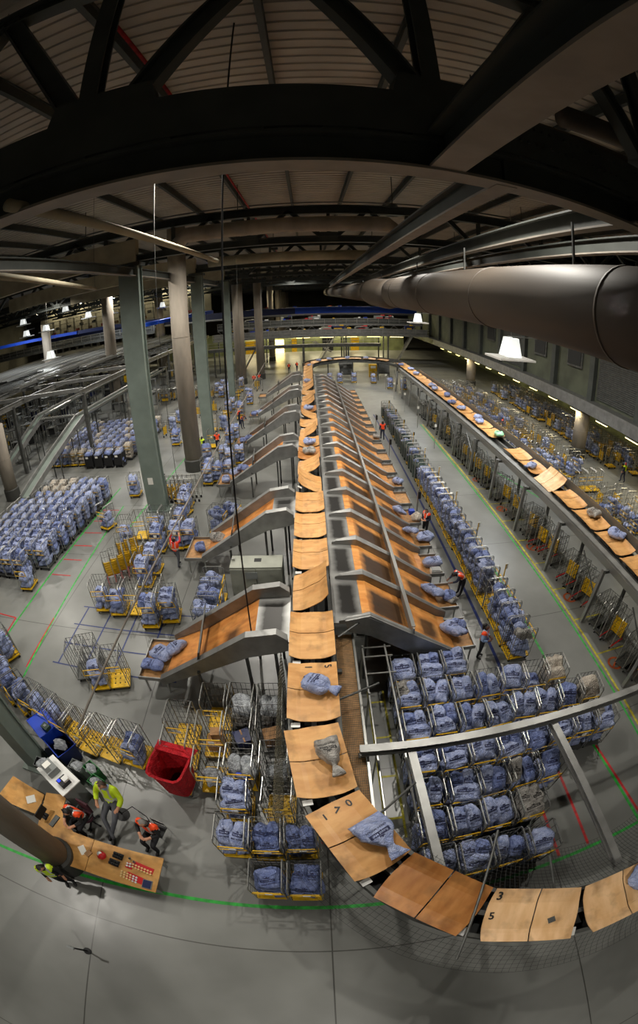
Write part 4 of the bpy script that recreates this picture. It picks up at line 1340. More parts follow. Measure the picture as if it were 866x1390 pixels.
# gantry beams over the packed cages
gb = root('gantry_beam', 'long pale steel gantry beam with two arms crossing above the packed sack cages', 'gantry'); gb['kind'] = 'thing'
MB().ibeam((0.85, 5.22, 2.72), (11.4, 5.12, 2.72), 0.22, 0.2).build('main_beam', M['steel'], gb)
for p, q in (((2.08, 5.15, 2.6), (2.25, 1.3, 2.6)), ((5.98, 5.1, 2.6), (6.2, 0.2, 2.6))):
    MB().ibeam(p, q, 0.2, 0.16).build('arm', M['steel'], gb)
for p, q in (((0.9, 5.22, 2.5), (0.9, 5.22, 0)), ((11.3, 5.1, 2.5), (11.3, 5.1, 0))):
    MB().bar(p, q, 0.14, 0.14).build('post', M['steeld'], gb)
# tie rods holding the track across the bend
for k, (p, q, l) in enumerate((((-0.9, 6.1, 3.0), (1.5, 7.1, 3.1), 'beside the grey sack'), ((1.1, 3.3, 3.05), (1.95, 4.0, 3.05), 'under the first arm'),
                               ((2.05, -0.6, 3.45), (3.45, 2.3, 3.1), 'crossing the brown tray'), ((4.35, 0.25, 2.95), (4.4, 1.25, 3.1), 'above the numbered tray'),
                               ((0.55, 9.0, 3.05), (1.4, 9.7, 3.1), 'under the first fin'))):
    tag(MB().tube(p, q, 0.03, 8).build('tie_rod', M['steeld']), 'threaded steel tie rod %s' % l, 'rod', 'tie rods round the bend', 'thing')
# safety nets
def ringnet(r0, r1, z0, z1, s0, s1, name, label, mt, nr=7, step=0.13):
    a = MB()
    n = int((s1 - s0) / step)
    def pt(s, t):
        ang = PI + s / LR
        r_ = r0 + (r1 - r0) * t
        return (CX + r_ * math.cos(ang), YA + r_ * math.sin(ang), z0 + (z1 - z0) * t - 0.12 * math.sin(PI * t))
    for i in range(n + 1):
        s = s0 + (s1 - s0) * i / n
        for j in range(nr):
            a.bar(pt(s, j / nr), pt(s, (j + 1) / nr), 0.005, 0.005)
    for j in range(nr + 1):
        for i in range(n):
            a.bar(pt(s0 + (s1 - s0) * i / n, j / nr), pt(s0 + (s1 - s0) * (i + 1) / n, j / nr), 0.006, 0.006)
    return tag(a.build(name, M[mt]), label, 'net', kind='thing')
ringnet(5.82, 4.55, 2.95, 2.2, 3.5, 19.5, 'safety_net', 'dark safety net strung along the inside of the bend', 'netk', 12)
ringnet(7.2, 7.9, 2.6, 2.1, -1.0, 20.0, 'safety_net', 'dark safety net hanging outside the bend', 'netk', 6)
a = MB()
for i in range(40):
    a.bar((-1.15, 3.6 + i * 0.14, 0.2), (-1.15, 3.6 + i * 0.14, 2.7), 0.008, 0.008)
for j in range(18):
    a.bar((-1.15, 3.6, 0.25 + j * 0.14), (-1.15, 9.1, 0.25 + j * 0.14), 0.008, 0.008)
tag(a.build('wire_fence', M['netm']), 'wire mesh fence between the sorter track and the cages behind the desk', 'fence', kind='thing')
# ================================================================== ROLL CAGES
W2, D2 = 0.37, 0.45
def side_panel(sx, r=0.017, zt=1.68, z0=0.2, rows=5, cols=3, n=6):
    a = MB(); x = sx * W2
    a.path([(x, -D2, z0), (x, -D2, zt - 0.08), (x, -D2 + 0.08, zt), (x, D2 - 0.08, zt), (x, D2, zt - 0.08), (x, D2, z0)], r, n)
    for k in range(rows):
        z = z0 + 0.1 + (zt - z0 - 0.2) * k / (rows - 1)
        a.bar((x, -D2, z), (x, D2, z), 0.013, 0.013, 1)
    for k in range(cols):
        y = -D2 + 2 * D2 * (k + 1) / (cols + 1)
        a.bar((x, y, z0), (x, y, zt), 0.011, 0.011, 1)
    return a
def back_panel(rows=5, cols=4):
    a = MB()
    for k in range(rows):
        z = 0.3 + 1.3 * k / (rows - 1)
        a.bar((-W2, D2, z), (W2, D2, z), 0.013, 0.013, 1)
    for k in range(cols):
        x = -W2 + 2 * W2 * (k + 1) / (cols + 1)
        a.bar((x, D2, 0.2), (x, D2, 1.62), 0.011, 0.011, 1)
    return a
def base_mb(deck):
    a = MB()
    a.box((0, 0, 0.19), (2 * W2 - 0.02, 2 * D2 - 0.02, 0.035), 0)
    for s in (-1, 1):
        a.bar((s * W2, -D2, 0.2), (s * W2, D2, 0.2), 0.04, 0.05, 1); a.bar((-W2, s * D2, 0.2), (W2, s * D2, 0.2), 0.04, 0.05, 1)
    for i in range(3):
        for j in range(3):
            a.box((-0.2 + 0.2 * i, -0.24 + 0.24 * j, 0.212), (0.05, 0.05, 0.012), 2)
    return a
def folded_mb():
    a = MB()
    for k in range(6):
        a.box((0, 0.3, 0.35 + k * 0.13), (2 * W2 - 0.08, 0.05, 0.1), 0)
    a.bar((-W2 + .05, 0.3, 0.28), (-W2 + .05, 0.3, 1.08), 0.05, 0.06, 0); a.bar((W2 - .05, 0.3, 0.28), (W2 - .05, 0.3, 1.08), 0.05, 0.06, 0)
    return a
def wheel_mb(x, y):
    a = MB(); a.path([(x - 0.02, y, 0.06), (x + 0.02, y, 0.06)], 0.06, 8); a.box((x, y, 0.13), (0.03, 0.08, 0.1), 1)
    return a
def gate_mb():
    a = MB()
    a.path([(-W2, -D2 - 0.01, 1.02), (-W2 + 0.06, -D2 - 0.02, 1.3), (W2 - 0.06, -D2 - 0.02, 1.3), (W2, -D2 - 0.01, 1.02)], 0.02, 6, 0)
    a.bar((-W2, -D2 - 0.01, 1.02), (W2, -D2 - 0.01, 1.02), 0.022, 0.022, 0)
    return a
CAGES = {}
def cage_proto(kind):
    c = root('roll_cage', 'x', 'roll cage', 'x')
    deck = {'full': 'yellow', 'packed': 'steeld', 'bare': 'yellow', 'dark': 'greenp', 'black': 'black', 'nested': 'yellow', 'grate': 'steeld', 'red': 'yellow'}[kind]
    if kind == 'nested':
        folded_mb().build('folded_base', [M['yellow']], c)
        MB().bar((-W2, D2, 0.2), (W2, D2, 0.2), 0.05, 0.05).bar((-W2, -D2, .2), (-W2, D2, .2), .05, .05).bar((W2, -D2, .2), (W2, D2, .2), .05, .05).build('frame', M['redp'], c)
    else:
        base_mb(deck).build('base', [M[deck], M['yellow' if kind in ('full', 'bare') else 'steeld'], M['black']], c)
    for s in (-1, 1) if kind != 'red' else ():
        side_panel(s).build('side_panel', [M['tube'], M['wire']], c)
    back_panel().build('back_panel', [M['tube'], M['wire']], c)
    for x in (-W2 + 0.06, W2 - 0.06):
        for y in (-D2 + 0.08, D2 - 0.08):
            wheel_mb(x, y).build('wheel', [M['black'], M['tube']], c)
    if kind in ('full', 'bare', 'packed'):
        g_ = gate_mb().build('front_gate', [M['yellow']], c)
        MB().box((0.03, -D2 - 0.035, 1.15), (0.17, 0.012, 0.13)).build('label_card', M['card'], g_)
    if kind == 'dark':
        a = MB(); n = 0
        a.box((0, 0, 0.62), (2 * W2 - 0.06, 2 * D2 - 0.06, 0.82), 0)
        a.build('plastic_liner', [M['greenp']], c)
    if kind == 'black':
        MB().box((0, 0, 0.75), (2 * W2 + 0.04, 2 * D2 + 0.05, 1.0)).box((-0.1, -D2 - 0.04, 1.05), (0.26, 0.01, 0.16), 1).build('fabric_cover', [M['dark'], M['card']], c)
    return c
def cage_single(kind):
    """cheaper single-mesh version of the same cage for far away ones: same outline"""
    a = MB()
    def fold(mb, mp):
        a.merge((mb.v, mb.f, mb.m), Matrix.Identity(4)); 
        n = len(mb.m)
        a.m[-n:] = [mp[k] for k in mb.m]
    # slots: 0 tube 1 wire 2 yellow 3 deck 4 black 5 card
    deck = {'full': 'yellow', 'packed': 'steeld', 'bare': 'yellow', 'dark': 'greenp', 'black': 'black', 'nested': 'yellow', 'grate': 'steeld', 'red': 'yellow'}[kind]
    for s in (-1, 1):
        fold(side_panel(s, 0.022, rows=4, cols=2, n=4), {0: 0, 1: 1})
    fold(back_panel(4, 2), {0: 0, 1: 1})
    if kind == 'nested':
        fold(folded_mb(), {0: 2})
    else:
        b = MB(); b.box((0, 0, 0.19), (2 * W2, 2 * D2, 0.05)); fold(b, {0: 3})
    b = MB()
    for x in (-W2 + 0.06, W2 - 0.06):
        for y in (-D2 + 0.08, D2 - 0.08):
            b.box((x, y, 0.085), (0.05, 0.12, 0.17))
    fold(b, {0: 4})
    if kind in ('full', 'bare', 'packed'):
        b = MB(); b.bar((-W2, -D2, 1.28), (W2, -D2, 1.28), 0.03, 0.03); b.bar((-W2, -D2, 1.02), (W2, -D2, 1.02), 0.03, 0.03); fold(b, {0: 2})
        b = MB(); b.box((0.03, -D2 - 0.03, 1.15), (0.18, 0.012, 0.13)); fold(b, {0: 5})
    if kind == 'dark':
        b = MB(); b.box((0, 0, 0.62), (2 * W2 - 0.06, 2 * D2 - 0.06, 0.82)); fold(b, {0: 3})
    if kind == 'black':
        b = MB(); b.box((0, 0, 0.75), (2 * W2 + 0.04, 2 * D2 + 0.05, 1.0)); fold(b, {0: 4}); b = MB(); b.box((-0.1, -D2 - 0.04, 1.05), (0.26, 0.01, 0.16)); fold(b, {0: 5})
    return a, [M['tube'], M['wire'], M['yellow'], M[deck], M['black'], M['card']]

LIST = []       # (x, y, rz, kind, label, group, contents)
def put(x, y, rz, kind, label, group, fill=None, lvl=1.25):
    LIST.append(dict(x=x, y=y, rz=rz, kind=kind, label=label, group=group, fill=fill, lvl=lvl))
j_ = lambda a: rnd.uniform(-a, a)
# A: packed block in front of the chutes
GX = [2.62 + 0.865 * k for k in range(8)]
ROWS = [(2.25, [0, 1, 2, 3]), (3.35, [0, 1, 2, 3]), (4.42, [0, 1, 2, 3, 4]), (5.5, list(range(8))), (6.72, list(range(8))), (7.9, [0, 1, 2, 3, 4, 5, 6]), (8.95, [0, 1, 2])]
for ri, (y, ks) in enumerate(ROWS):
    for k in ks:
        f = 'blue'
        if (ri, k) in ((2, 3), ): f = 'mixgrey'
        if (ri, k) in ((1, 3),): f = 'grey'
        if (ri, k) in ((4, 7), (5, 6)): f = 'cream'
        if (ri, k) in ((3, 7), (5, 0)): f = 'mixgrey'
        if (ri, k) == (5, 5): f = 'low'
        st = {'blue': 'of blue mail sacks', 'mixgrey': 'with blue and grey sacks', 'grey': 'with crumpled grey sacks', 'cream': 'with cream sacks', 'low': 'with its yellow gate showing'}[f]
        put(GX[k] + j_(0.03) + (0.06 if ri < 3 and k > 2 else 0) - (0.1 if ri < 2 else 0), y + j_(0.05) - (0.06 * k if ri == 0 else 0), R(j_(2) + (-7 if ri > 2 and k > 3 else 0)), 'packed',
            'cage %s, %s row from the bend, %s from guard frame' % (st, nth(ri + 1), nth(k + 1)), 'sack cages packed below the chutes', f, 1.36 if k % 3 else 1.28)
# B: between desk and track
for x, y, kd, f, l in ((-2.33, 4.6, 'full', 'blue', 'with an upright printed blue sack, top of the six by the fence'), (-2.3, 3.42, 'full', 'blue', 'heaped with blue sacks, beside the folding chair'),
                   (-1.45, 3.38, 'full', 'bluedark', 'of dark blue sacks, middle of its row of three'), (-0.62, 3.45, 'full', 'bluedark', 'of blue sacks beside the red pole'),
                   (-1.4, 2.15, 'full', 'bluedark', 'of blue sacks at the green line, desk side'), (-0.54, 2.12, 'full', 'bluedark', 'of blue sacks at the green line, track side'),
                   (-1.2, 4.65, 'bare', None, 'empty but for its yellow deck, behind the dark blue sacks'), (-3.12, 5.55, 'bare', 'junk', 'with clear plastic waste, beside the red canvas bin'),
                   (-2.25, 5.72, 'bare', 'bluejunk', 'holding a bright blue bundle'), (-1.32, 5.85, 'grate', 'junk', 'with mixed packaging beside the wire fence'),
                   (-3.22, 6.85, 'bare', 'box', 'holding brown cardboard boxes'), (-2.38, 7.05, 'grate', 'junk', 'with dark boxes, middle of the waste cages'), (-1.5, 7.15, 'grate', 'junk', 'holding cardboard beside the sorter legs'),
                   (-2.4, 8.0, 'grate', 'clear', 'heaped with clear plastic wrap, left of its twin'), (-1.52, 8.0, 'grate', 'clear', 'heaped with clear plastic wrap against the track'),
                   (-3.25, 7.95, 'bare', None, 'empty, under the first side chute'), (-4.25, 7.15, 'bare', None, 'empty with yellow deck, outermost under the side chute'),
                   (-4.15, 6.3, 'bare', None, 'empty with yellow deck, directly behind the red canvas bin')):
    l = l.replace('left of its twin', 'beside the waste cages')
    put(x, y, R(j_(2)), kd, 'wire roll cage ' + l, 'cages between desk and track', f, 1.2 if f == 'blue' else 1.0)
put(-4.1, 5.35, R(-6), 'red', 'roll cage lined with a red canvas bin, standing open', 'cages between desk and track', 'redbin')
# C: row behind the desk towards the column
cx = [(-5.75, 6.1, 'blue'), (-6.6, 6.15, None), (-7.45, 6.25, None), (-8.3, 6.45, None), (-9.15, 6.75, 'low'), (-9.95, 7.0, 'low'), (-10.8, 7.2, 'blue'), (-11.6, 7.5, 'blue'), (-12.3, 8.0, 'blue'), (-13.0, 8.5, 'blue'), (-13.2, 9.5, 'blue')]
for k, (x, y, f) in enumerate(cx):
    put(x, y, R(-12 + j_(3) - (20 if k > 5 else 0)), 'bare' if f is None else 'full', 'roll cage %s, %s along from the desk in the slanting row' % ('empty with yellow deck' if f is None else 'loaded with blue sacks', nth(k + 1)), 'slanting row behind the blue bins', f, 0.75 if k == 0 else 1.1)
# D/E clusters by the green lane
for x, y, rz, kd, f, l in ((-8.95, 9.5, 20, 'grate', None, 'tilted empty, outermost of the small group on the blue grid'), (-8.6, 9.75, 24, 'grate', None, 'nested tight behind the outermost one on the blue grid'),
    (-7.35, 9.35, 18, 'bare', None, 'empty with yellow deck at the end of the small group'), (-8.1, 9.1, 18, 'full', 'low', 'half filled with blue sacks in the small group'),
    (-9.6, 13.6, 8, 'full', 'low', 'with blue sacks at the corner of the blue grid'), (-8.75, 13.4, 6, 'full', 'low', 'with blue sacks, second along the blue grid'),
    (-6.95, 12.75, 6, 'full', 'blue', 'heaped high with blue sacks beside the first side chute'), (-6.15, 13.15, 8, 'full', 'blue', 'with leaning blue sacks and one bare frame'),
    (-6.9, 13.75, 6, 'bare', None, 'empty behind the high heap'), (-7.85, 13.5, 4, 'bare', None, 'empty with yellow slats showing'),
    (-8.1, 15.5, 2, 'full', 'blue', 'of sacks in front of the man at the chute table'), (-8.0, 16.6, 2, 'full', 'blue', 'of sacks with yellow edge, behind its neighbour'),
    (-9.9, 15.6, 30, 'nested', None, 'nested frame, first of the slanting stack'), (-9.65, 15.95, 30, 'nested', None, 'nested frame, second of the slanting stack'), (-9.4, 16.3, 30, 'nested', None, 'nested frame, third of the slanting stack'),
    (-9.15, 16.65, 30, 'nested', None, 'nested frame, fourth of the slanting stack'), (-8.9, 17.0, 30, 'nested', None, 'nested frame, fifth of the slanting stack'), (-9.9, 17.4, 28, 'nested', None, 'nested frame behind the slanting stack'), (-9.6, 17.8, 28, 'nested', None, 'hindmost nested frame of the slanting stack'),
    (-8.3, 18.6, 0, 'full', 'blue', 'of sacks just beyond the slanting stack'), (-7.3, 18.9, 0, 'full', 'blue', 'of sacks behind the man with raised arms'), (-6.6, 19.0, 0, 'full', 'blue', 'of sacks touching the second side chute'),
    (-10.6, 19.3, 10, 'full', 'low', 'half empty at the foot of the green column'), (-9.8, 19.9, 8, 'bare', None, 'bare frame at the foot of the green column'), (-9.0, 20.4, 0, 'full', 'low', 'with few sacks behind the green column base'),
    (-8.2, 20.3, 0, 'grate', None, 'bare with bright top bars'), (-7.5, 20.6, 0, 'full', 'blue', 'of sacks behind the bright top bars'),
    (-4.35, 12.35, 90, 'full', 'blue', 'first of three beside the metal cabinet'), (-4.35, 13.35, 90, 'full', 'blue', 'middle of three beside the metal cabinet'), (-4.4, 14.35, 90, 'full', 'blue', 'last of three beside the metal cabinet'),
    (-12.6, 21.0, -20, 'full', 'mixgrey', 'standing alone on the lane beside the big sack block'),
    (-12.4, 25.6, 5, 'full', 'blue', 'alone behind the green column'), (-12.4, 36.3, 0, 'full', 'blue', 'alone on the far lane beside the concrete column'),
    (-4.6, 21.0, 80, 'full', 'blue', 'of sacks at the foot of the third side chute'), (-5.3, 20.4, 80, 'full', 'blue', 'of sacks one step from the third side chute')):
    put(x, y, R(rz + j_(2)), kd, 'roll cage ' + l, 'cages around the marked lanes', f, 1.25 if f == 'blue' else 0.8)
# nested line behind the green column
for k in range(8):
    put(-9.9 + k * 0.3, 24.6 + 0.02 * k, R(90 + j_(3)), 'nested', 'nested empty cage frame beside the thick concrete column, %s in line' % nth(k + 1), 'nested empties by the column')
for k, (x, y) in enumerate(((-7.9, 22.6), (-8.0, 23.6), (-7.3, 27.2), (-6.6, 27.6), (-5.9, 27.9), (-7.5, 28.3), (-6.3, 30.3), (-6.9, 31.2), (-5.6, 31.0), (-8.4, 31.6))):
    put(x, y, R(j_(20)), 'full', 'sack filled cage by the thick concrete column, %s from the desk side' % nth(k + 1), 'cages round the thick column', 'blue', 1.2)
# G: big block by the inclined belts
for r_ in range(10):
    for k in range(7):
        if r_ == 0 and k < 1: continue
        x, y = -14.95 - 0.88 * k, 15.6 + 1.05 * r_
        if y > 22 and k > 5: continue
        put(x + j_(.04) + 0.03 * r_, y + j_(.06), R(j_(2)), 'packed' if not (r_ == 1 and k == 6) else 'bare', 'sack cage in the big block by the inclined belts, row %s, place %s' % (nth(r_ + 1), nth(k + 1)),
            'big block by the inclined belts', 'cream' if (r_ > 7 and k > 2) else 'blue', 1.32)
put(-15.0, 14.6, R(5), 'bare', 'roll cage with yellow deck standing in front of the big sack block', 'big block by the inclined belts', 'low', 1.0)
put(-17.6, 13.9, R(2), 'nested', 'empty yellow cage at the corner of the big sack block', 'big block by the inclined belts')
# H: second block behind, dark covered ones in front
for k in range(4):
    put(-16.2 - 1.0 * k, 31.6, R(j_(2)), 'black', 'dark covered cage on yellow skids in front of the second block, %s from the green column' % nth(k + 1), 'dark covered cages', 'mixgrey', 1.3)
for k in range(5):
    put(-20.4 - 0.9 * k, 32.3, R(j_(3)), 'full', 'roll cage of pale sacks beside the dark covered cages, %s along' % nth(k + 1), 'second block of cages', 'cream' if k < 2 else 'blue', 1.25)
for r_ in range(8):
    for k in range(9):
        put(-16.0 - 0.95 * k + j_(.05), 33.3 + 1.15 * r_ + j_(.05), R(j_(2)), 'packed', 'sack cage in the second block behind dark covered cages, row %s, place %s' % (nth(r_ + 1), nth(k + 1)), 'second block of cages',
            'cream' if (r_ * 3 + k) % 7 == 0 else 'blue', 1.3)
# K: aisle row
for k in range(42):
    y = 10.1 + 0.80 * k
    bigb = 5 <= k <= 6
    dk = k > 19
    fl = 'mixgrey' if k == 0 else 'low' if k in (4,) or (dk and k % 3) else 'blue'
    if k == 4 or (dk and k % 2): fl = None
    put(7.38 + j_(.04) + (0.02 * max(0, k - 20)), y + j_(.04), R(90 + j_(2)), 'dark' if dk and k % 4 else ('full' if fl else 'bare'),
        '%s roll cage along the blue aisle line, %s from the packed block' % ('dark green' if dk and k % 4 else 'bare' if not fl else 'sack filled', nth(k + 1)), 'row of cages along the aisle', fl, 1.42 if bigb else 1.25 if not dk else 1.15)
# L: cages under the return run
k = 0; y = 7.0
while y < 43:
    g = rnd.choice((2, 3, 4)) if y > 9 else 3
    yy = y
    for q in range(g):
        kd = 'nested' if (q + k) % 3 == 0 else 'grate'
        fl = None
        if abs(yy - 14.1) < 0.5 and q == 0: kd, fl = 'full', 'low'
        put(12.0 + j_(.12), yy, R(-90 + 16 + j_(4)), kd, 'wire roll cage parked beneath the return run, %s from the netted bend' % nth(k + 1), 'cages beneath the return run', fl, 0.9)
        k += 1; yy += 0.52
    y = yy + rnd.choice((0.5, 1.0, 1.3))
# M: storage area beyond the return run
k = 0
for r_, x in enumerate((16.0, 17.1, 18.3, 19.5, 20.8, 25.6, 27.2, 28.8)):
    y = (15 + r_ * 0.8)
    while y < 56:
        if not (x in (18.3, 19.5, 20.8) and 21.5 < y < 26) and not (20 < x < 26 and abs(y - 24.7) < 2) and rnd.random() < 0.9:
            k += 1
            kd = rnd.choice(('full', 'full', 'bare', 'nested'))
            put(x + j_(.2), y, R(90 + j_(10)), kd, 'roll cage in the storage area past the return run, line %s, %s back' % (nth(r_ + 1), nth(int((y - 14) / 1.25) + 1)), 'cages in the storage area', 'blue' if kd == 'full' else None, 1.0)
        y += 1.25
for q in range(3):
    put(18.75 + q * 0.85, 23.6, R(j_(2)), 'bare', 'low yellow decked cage under the short round column, %s of three' % nth(q + 1), 'yellow decked cages', None)
# O: middle distance between columns and side chutes
k = 0
spots = []
while len(spots) < 46:
    x, y = rnd.uniform(-15, -6.9), rnd.uniform(33, 62)
    if -13.6 < x < -10.3 and y < 45: continue
    if abs(x + 9.3) < 1.1 and (abs(y - 36.9) < 1.2 or abs(y - 50) < 1.2): continue
    if any(abs(x - a) < 0.95 and abs(y - b) < 1.0 for a, b in spots): continue
    if any(math.hypot(x - a, y - b) < 1.0 for a, b in ((-9.07, 33.1), (-8, 34.1), (-7.3, 41.9), (-6.7, 40.3), (-8.2, 62.2), (-7.6, 63.2), (-10.4, 64.5))): continue
    spots.append((x, y))
for k, (x, y) in enumerate(sorted(spots, key=lambda p: p[1])):
    kd = ('full', 'full', 'nested', 'bare')[k % 4]
    put(x, y, R(rnd.choice((0, 90, 0)) + j_(8)), kd, 'roll cage in the crowd between columns and side chutes, %s counted from the desk end' % nth(k + 1), 'cages between columns and side chutes', 'blue' if kd == 'full' else None, 1.2)
for k in range(16):
    put(-22 + k * 0.62, 56 + 0.1 * (k % 3), R(90), 'nested', 'nested empties in the long dark line across the far lane, %s along' % nth(k + 1), 'long dark line of nested cages')
for k, (x, y) in enumerate(((10.9, 57.5), (9.2, 61.5), (6.4, 62), (4.3, 61.8), (2.9, 62.5), (12.6, 56.5), (15.2, 50), (15.8, 52))):
    put(x, y, R(j_(8)), 'full', 'roll cage of sacks standing by the far bend, %s from the aisle' % nth(k + 1), 'cages by the far bend', 'blue', 1.2)

# ---- sacks in the cages
low_geo = {c: sack_geo(40 + i, .6, .76, .4, nu=9, nv=7) for i, c in enumerate(('blue', 'blued', 'grey', 'cream'))}
STUFF = MB(); SK = {'blue': 0, 'blued': 1, 'grey': 2, 'cream': 3}
BAGS = []
def stuff_bag(col, mtx):
    vs, fs = low_geo[col]
    STUFF.merge((vs, fs, [0] * len(fs)), mtx, SK[col])
def bag_mtx(c, lx, ly, lz, tilt, rz, sc):
    return Matrix.Translation((c['x'], c['y'], 0)) @ Matrix.Rotation(c['rz'], 4, 'Z') @ Matrix.Translation((lx, ly, lz)) @ Matrix.Rotation(rz, 4, 'Z') @ Matrix.Rotation(tilt, 4, 'X') @ Matrix.Diagonal((sc[0], sc[1], sc[2], 1))
for ci, c in enumerate(LIST):
    f = c['fill']
    c['dist'] = math.sqrt(c['x'] ** 2 + c['y'] ** 2 + (H - 1) ** 2)
    if f not in ('blue', 'bluedark', 'mixgrey', 'grey', 'cream', 'low', 'clear', 'bluejunk'): continue
    face = -1 if abs(c['rz']) < 1 else 1
    lvl = c['lvl']
    if f == 'low': lvl = min(lvl, 0.8)
    near = c['dist'] < 27
    zs = []
    z = 0.42
    while z < lvl - 0.2:
        zs.append(z); z += 0.32
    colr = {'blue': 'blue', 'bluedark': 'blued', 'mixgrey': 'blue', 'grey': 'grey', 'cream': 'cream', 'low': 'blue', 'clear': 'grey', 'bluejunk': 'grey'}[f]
    for z in zs:
        for sx in (-1, 1):
            cc = colr if rnd.random() < 0.7 else rnd.choice(('blue', 'blued') if colr in ('blue', 'blued') else (colr, 'grey'))
            stuff_bag(cc, bag_mtx(c, sx * 0.17, j_(.05), z, R(rnd.uniform(5, 30)), j_(.3), (0.62, 1.02, 1.05)))
    n = rnd.choice((1, 2, 2, 3, 3))
    lst = {1: [(0, 0, .1, 1.12, 1.12)], 2: [(-.17, .05, .06, .66, 1.1), (.17, -.03, .08, .66, 1.1)], 3: [(-.16, .14, .1, .68, .95), (.17, .16, .12, .66, .95), (0, -.2, .04, 1.1, .8)]}[n]
    for bi, (lx, ly, dz, sx, sy) in enumerate(lst):
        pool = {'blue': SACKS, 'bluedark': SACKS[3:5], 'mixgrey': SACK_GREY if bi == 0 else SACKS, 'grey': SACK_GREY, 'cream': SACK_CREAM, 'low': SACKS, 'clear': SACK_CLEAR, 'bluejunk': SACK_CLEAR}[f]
        me = rnd.choice(pool)
        tilt = R(rnd.uniform(14, 38) if n != 1 else rnd.uniform(20, 34))
        m_ = bag_mtx(c, lx + j_(.02), ly + j_(.04), lvl + dz - 0.05, tilt, j_(.28), (sx, sy * rnd.uniform(.85, .98), rnd.uniform(.85, 1.05)))
        what = {'grey': 'grey', 'cream': 'cream', 'clear': 'clear'}.get(f, 'grey' if (f == 'mixgrey' and bi == 0) else 'blue')
        nm = 'plastic_bag' if f in ('clear', 'bluejunk') else 'mail_sack'
        BAGS.append((c['dist'], me, m_, nm, what, ('lone', 'first', 'second', 'third')[0 if n == 1 else bi + 1], c))
# individuals: the nearest 300 cages and the nearest sacks
LIST.sort(key=lambda c: c['dist'])
singles = {}
far = MB(); farm = None
protos = {}
for i, c in enumerate(LIST):
    if i >= 300: break
    k = c['kind']
    if i < 130:
        if k not in protos:
            o = protos[k] = cage_proto(k)
            o['label'] = c['label']; o['group'] = c['group']
        else:
            o = dup(protos[k], label=c['label'], group=c['group'])
    else:
        if k not in singles:
            a, ms = cage_single(k); singles[k] = a.mesh('roll_cage', ms)
        o = bpy.data.objects.new('roll_cage', singles[k]); COL.objects.link(o)
        tag(o, c['label'], 'roll cage', c['group'])
    o.location = (c['x'], c['y'], 0); o.rotation_euler = (0, 0, c['rz'])
    c['obj'] = o
FS = {}
def slot(m):
    if m.name not in FS: FS[m.name] = (len(FS), m)
    return FS[m.name][0]
geos = {}
for c in LIST[300:]:
    k = c['kind']
    if k not in geos:
        geos[k] = cage_single(k)
    a, ms = geos[k]
    mp = [slot(m) for m in ms]
    mw = Matrix.Translation((c['x'], c['y'], 0)) @ Matrix.Rotation(c['rz'], 4, 'Z')
    far.merge((a.v, a.f, [mp[q] for q in a.m]), mw)
if far.v:
    tag(far.build('roll_cages', [m for _, m in sorted(FS.values(), key=lambda t: t[0])]), 'remaining distant roll cages far back in the blocks and storage area', 'roll cages', None, 'stuff')

BAGS.sort(key=lambda b: b[0])
SMALL = {'lone': 'single', 'first': 'uppermost', 'second': 'lower', 'third': 'front'}
for i, (d, me, m_, nm, what, which, c) in enumerate(BAGS):
    if i < 285 :
        o = bpy.data.objects.new(nm, me); COL.objects.link(o)
        o.matrix_world = m_
        l = c['label'].replace('roll cage ', '').replace('wire ', '').replace('cage of ', '').replace('cage with ', '').replace('sack cage in ', '').replace('sack filled ', '')
        where_ = l.split(',', 1)[1].strip() if ',' in l and c['group'] in ('sack cages packed below the chutes', 'big block by the inclined belts') else l
        where_ = where_.replace('along the blue aisle line', 'aisle row').replace('counted from the desk end', 'from desk end').replace('in the crowd between', 'between').replace('from the packed block', 'past the packed block')
        if c['group'] == 'big block by the inclined belts': where_ = 'big block, ' + where_
        lab = '%s %s in cage: %s' % (SMALL[which], 'plastic bag' if nm == 'plastic_bag' else what + ' sack', where_)
        tag(o, ' '.join(lab.split()[:16]), 'bag' if nm == 'plastic_bag' else 'mail sack', 'sacks in the %s' % c['group'].replace('cages ', 'cages ') )
    else:
        # low-poly copy
        stuff_bag('grey' if what in ('grey', 'clear') else 'cream' if what == 'cream' else rnd.choice(('blue', 'blue', 'blued')), m_)
o = STUFF.build('mail_sacks', [M['blue'], M['blued'], M['grey'], M['cream']], smooth=True)
tag(o, 'mail sacks buried in the cages and heaped in the distant ones', 'mail sacks', None, 'stuff')
# ================================================================== LOOSE SACKS ON TRAYS AND TABLES
def drop(me, name, loc, rz, label, group, sc=(1, 1, 1), tilt=0, roll=0, cat='mail sack'):
    o = bpy.data.objects.new(name, me); COL.objects.link(o)
    o.matrix_world = Matrix.Translation(loc) @ Matrix.Rotation(rz, 4, 'Z') @ Matrix.Rotation(roll, 4, 'Y') @ Matrix.Rotation(tilt, 4, 'X') @ Matrix.Diagonal((*sc, 1))
    return tag(o, label, cat, group)
GT = 'sacks riding on trays'
drop(SACK_TIED[0], 'tied_sack', (0.0, 6.93, TZ + 0.19), R(-118), 'blue tied sack on the tray numbered one and five, neck towards the mesh panel', GT, (0.86, 0.86, 0.86))
drop(SACK_TGREY[0], 'tied_sack', (0.15, 4.72, TZ + 0.2), R(196), 'grey tied sack lying on the tray entering the close bend', GT, (0.9, 0.92, 0.9))
drop(SACK_TIED[1], 'tied_sack', (1.05, 2.6, TZ + 0.16), R(212), 'pale blue flat tied sack on the tray numbered one seven nought', GT, (1.05, 0.95, 0.6))
drop(SACKS[2], 'mail_sack', (6.2, -0.5, TZ + 0.15), R(40), 'blue sack on the tray leaving the frame in the close bend', GT, (1, 1, .8))
drop(SACKS[0], 'mail_sack', (-0.15, 25.6, TZ + 0.2), R(90), 'blue sack beside the grey one on the run over the chutes', GT)
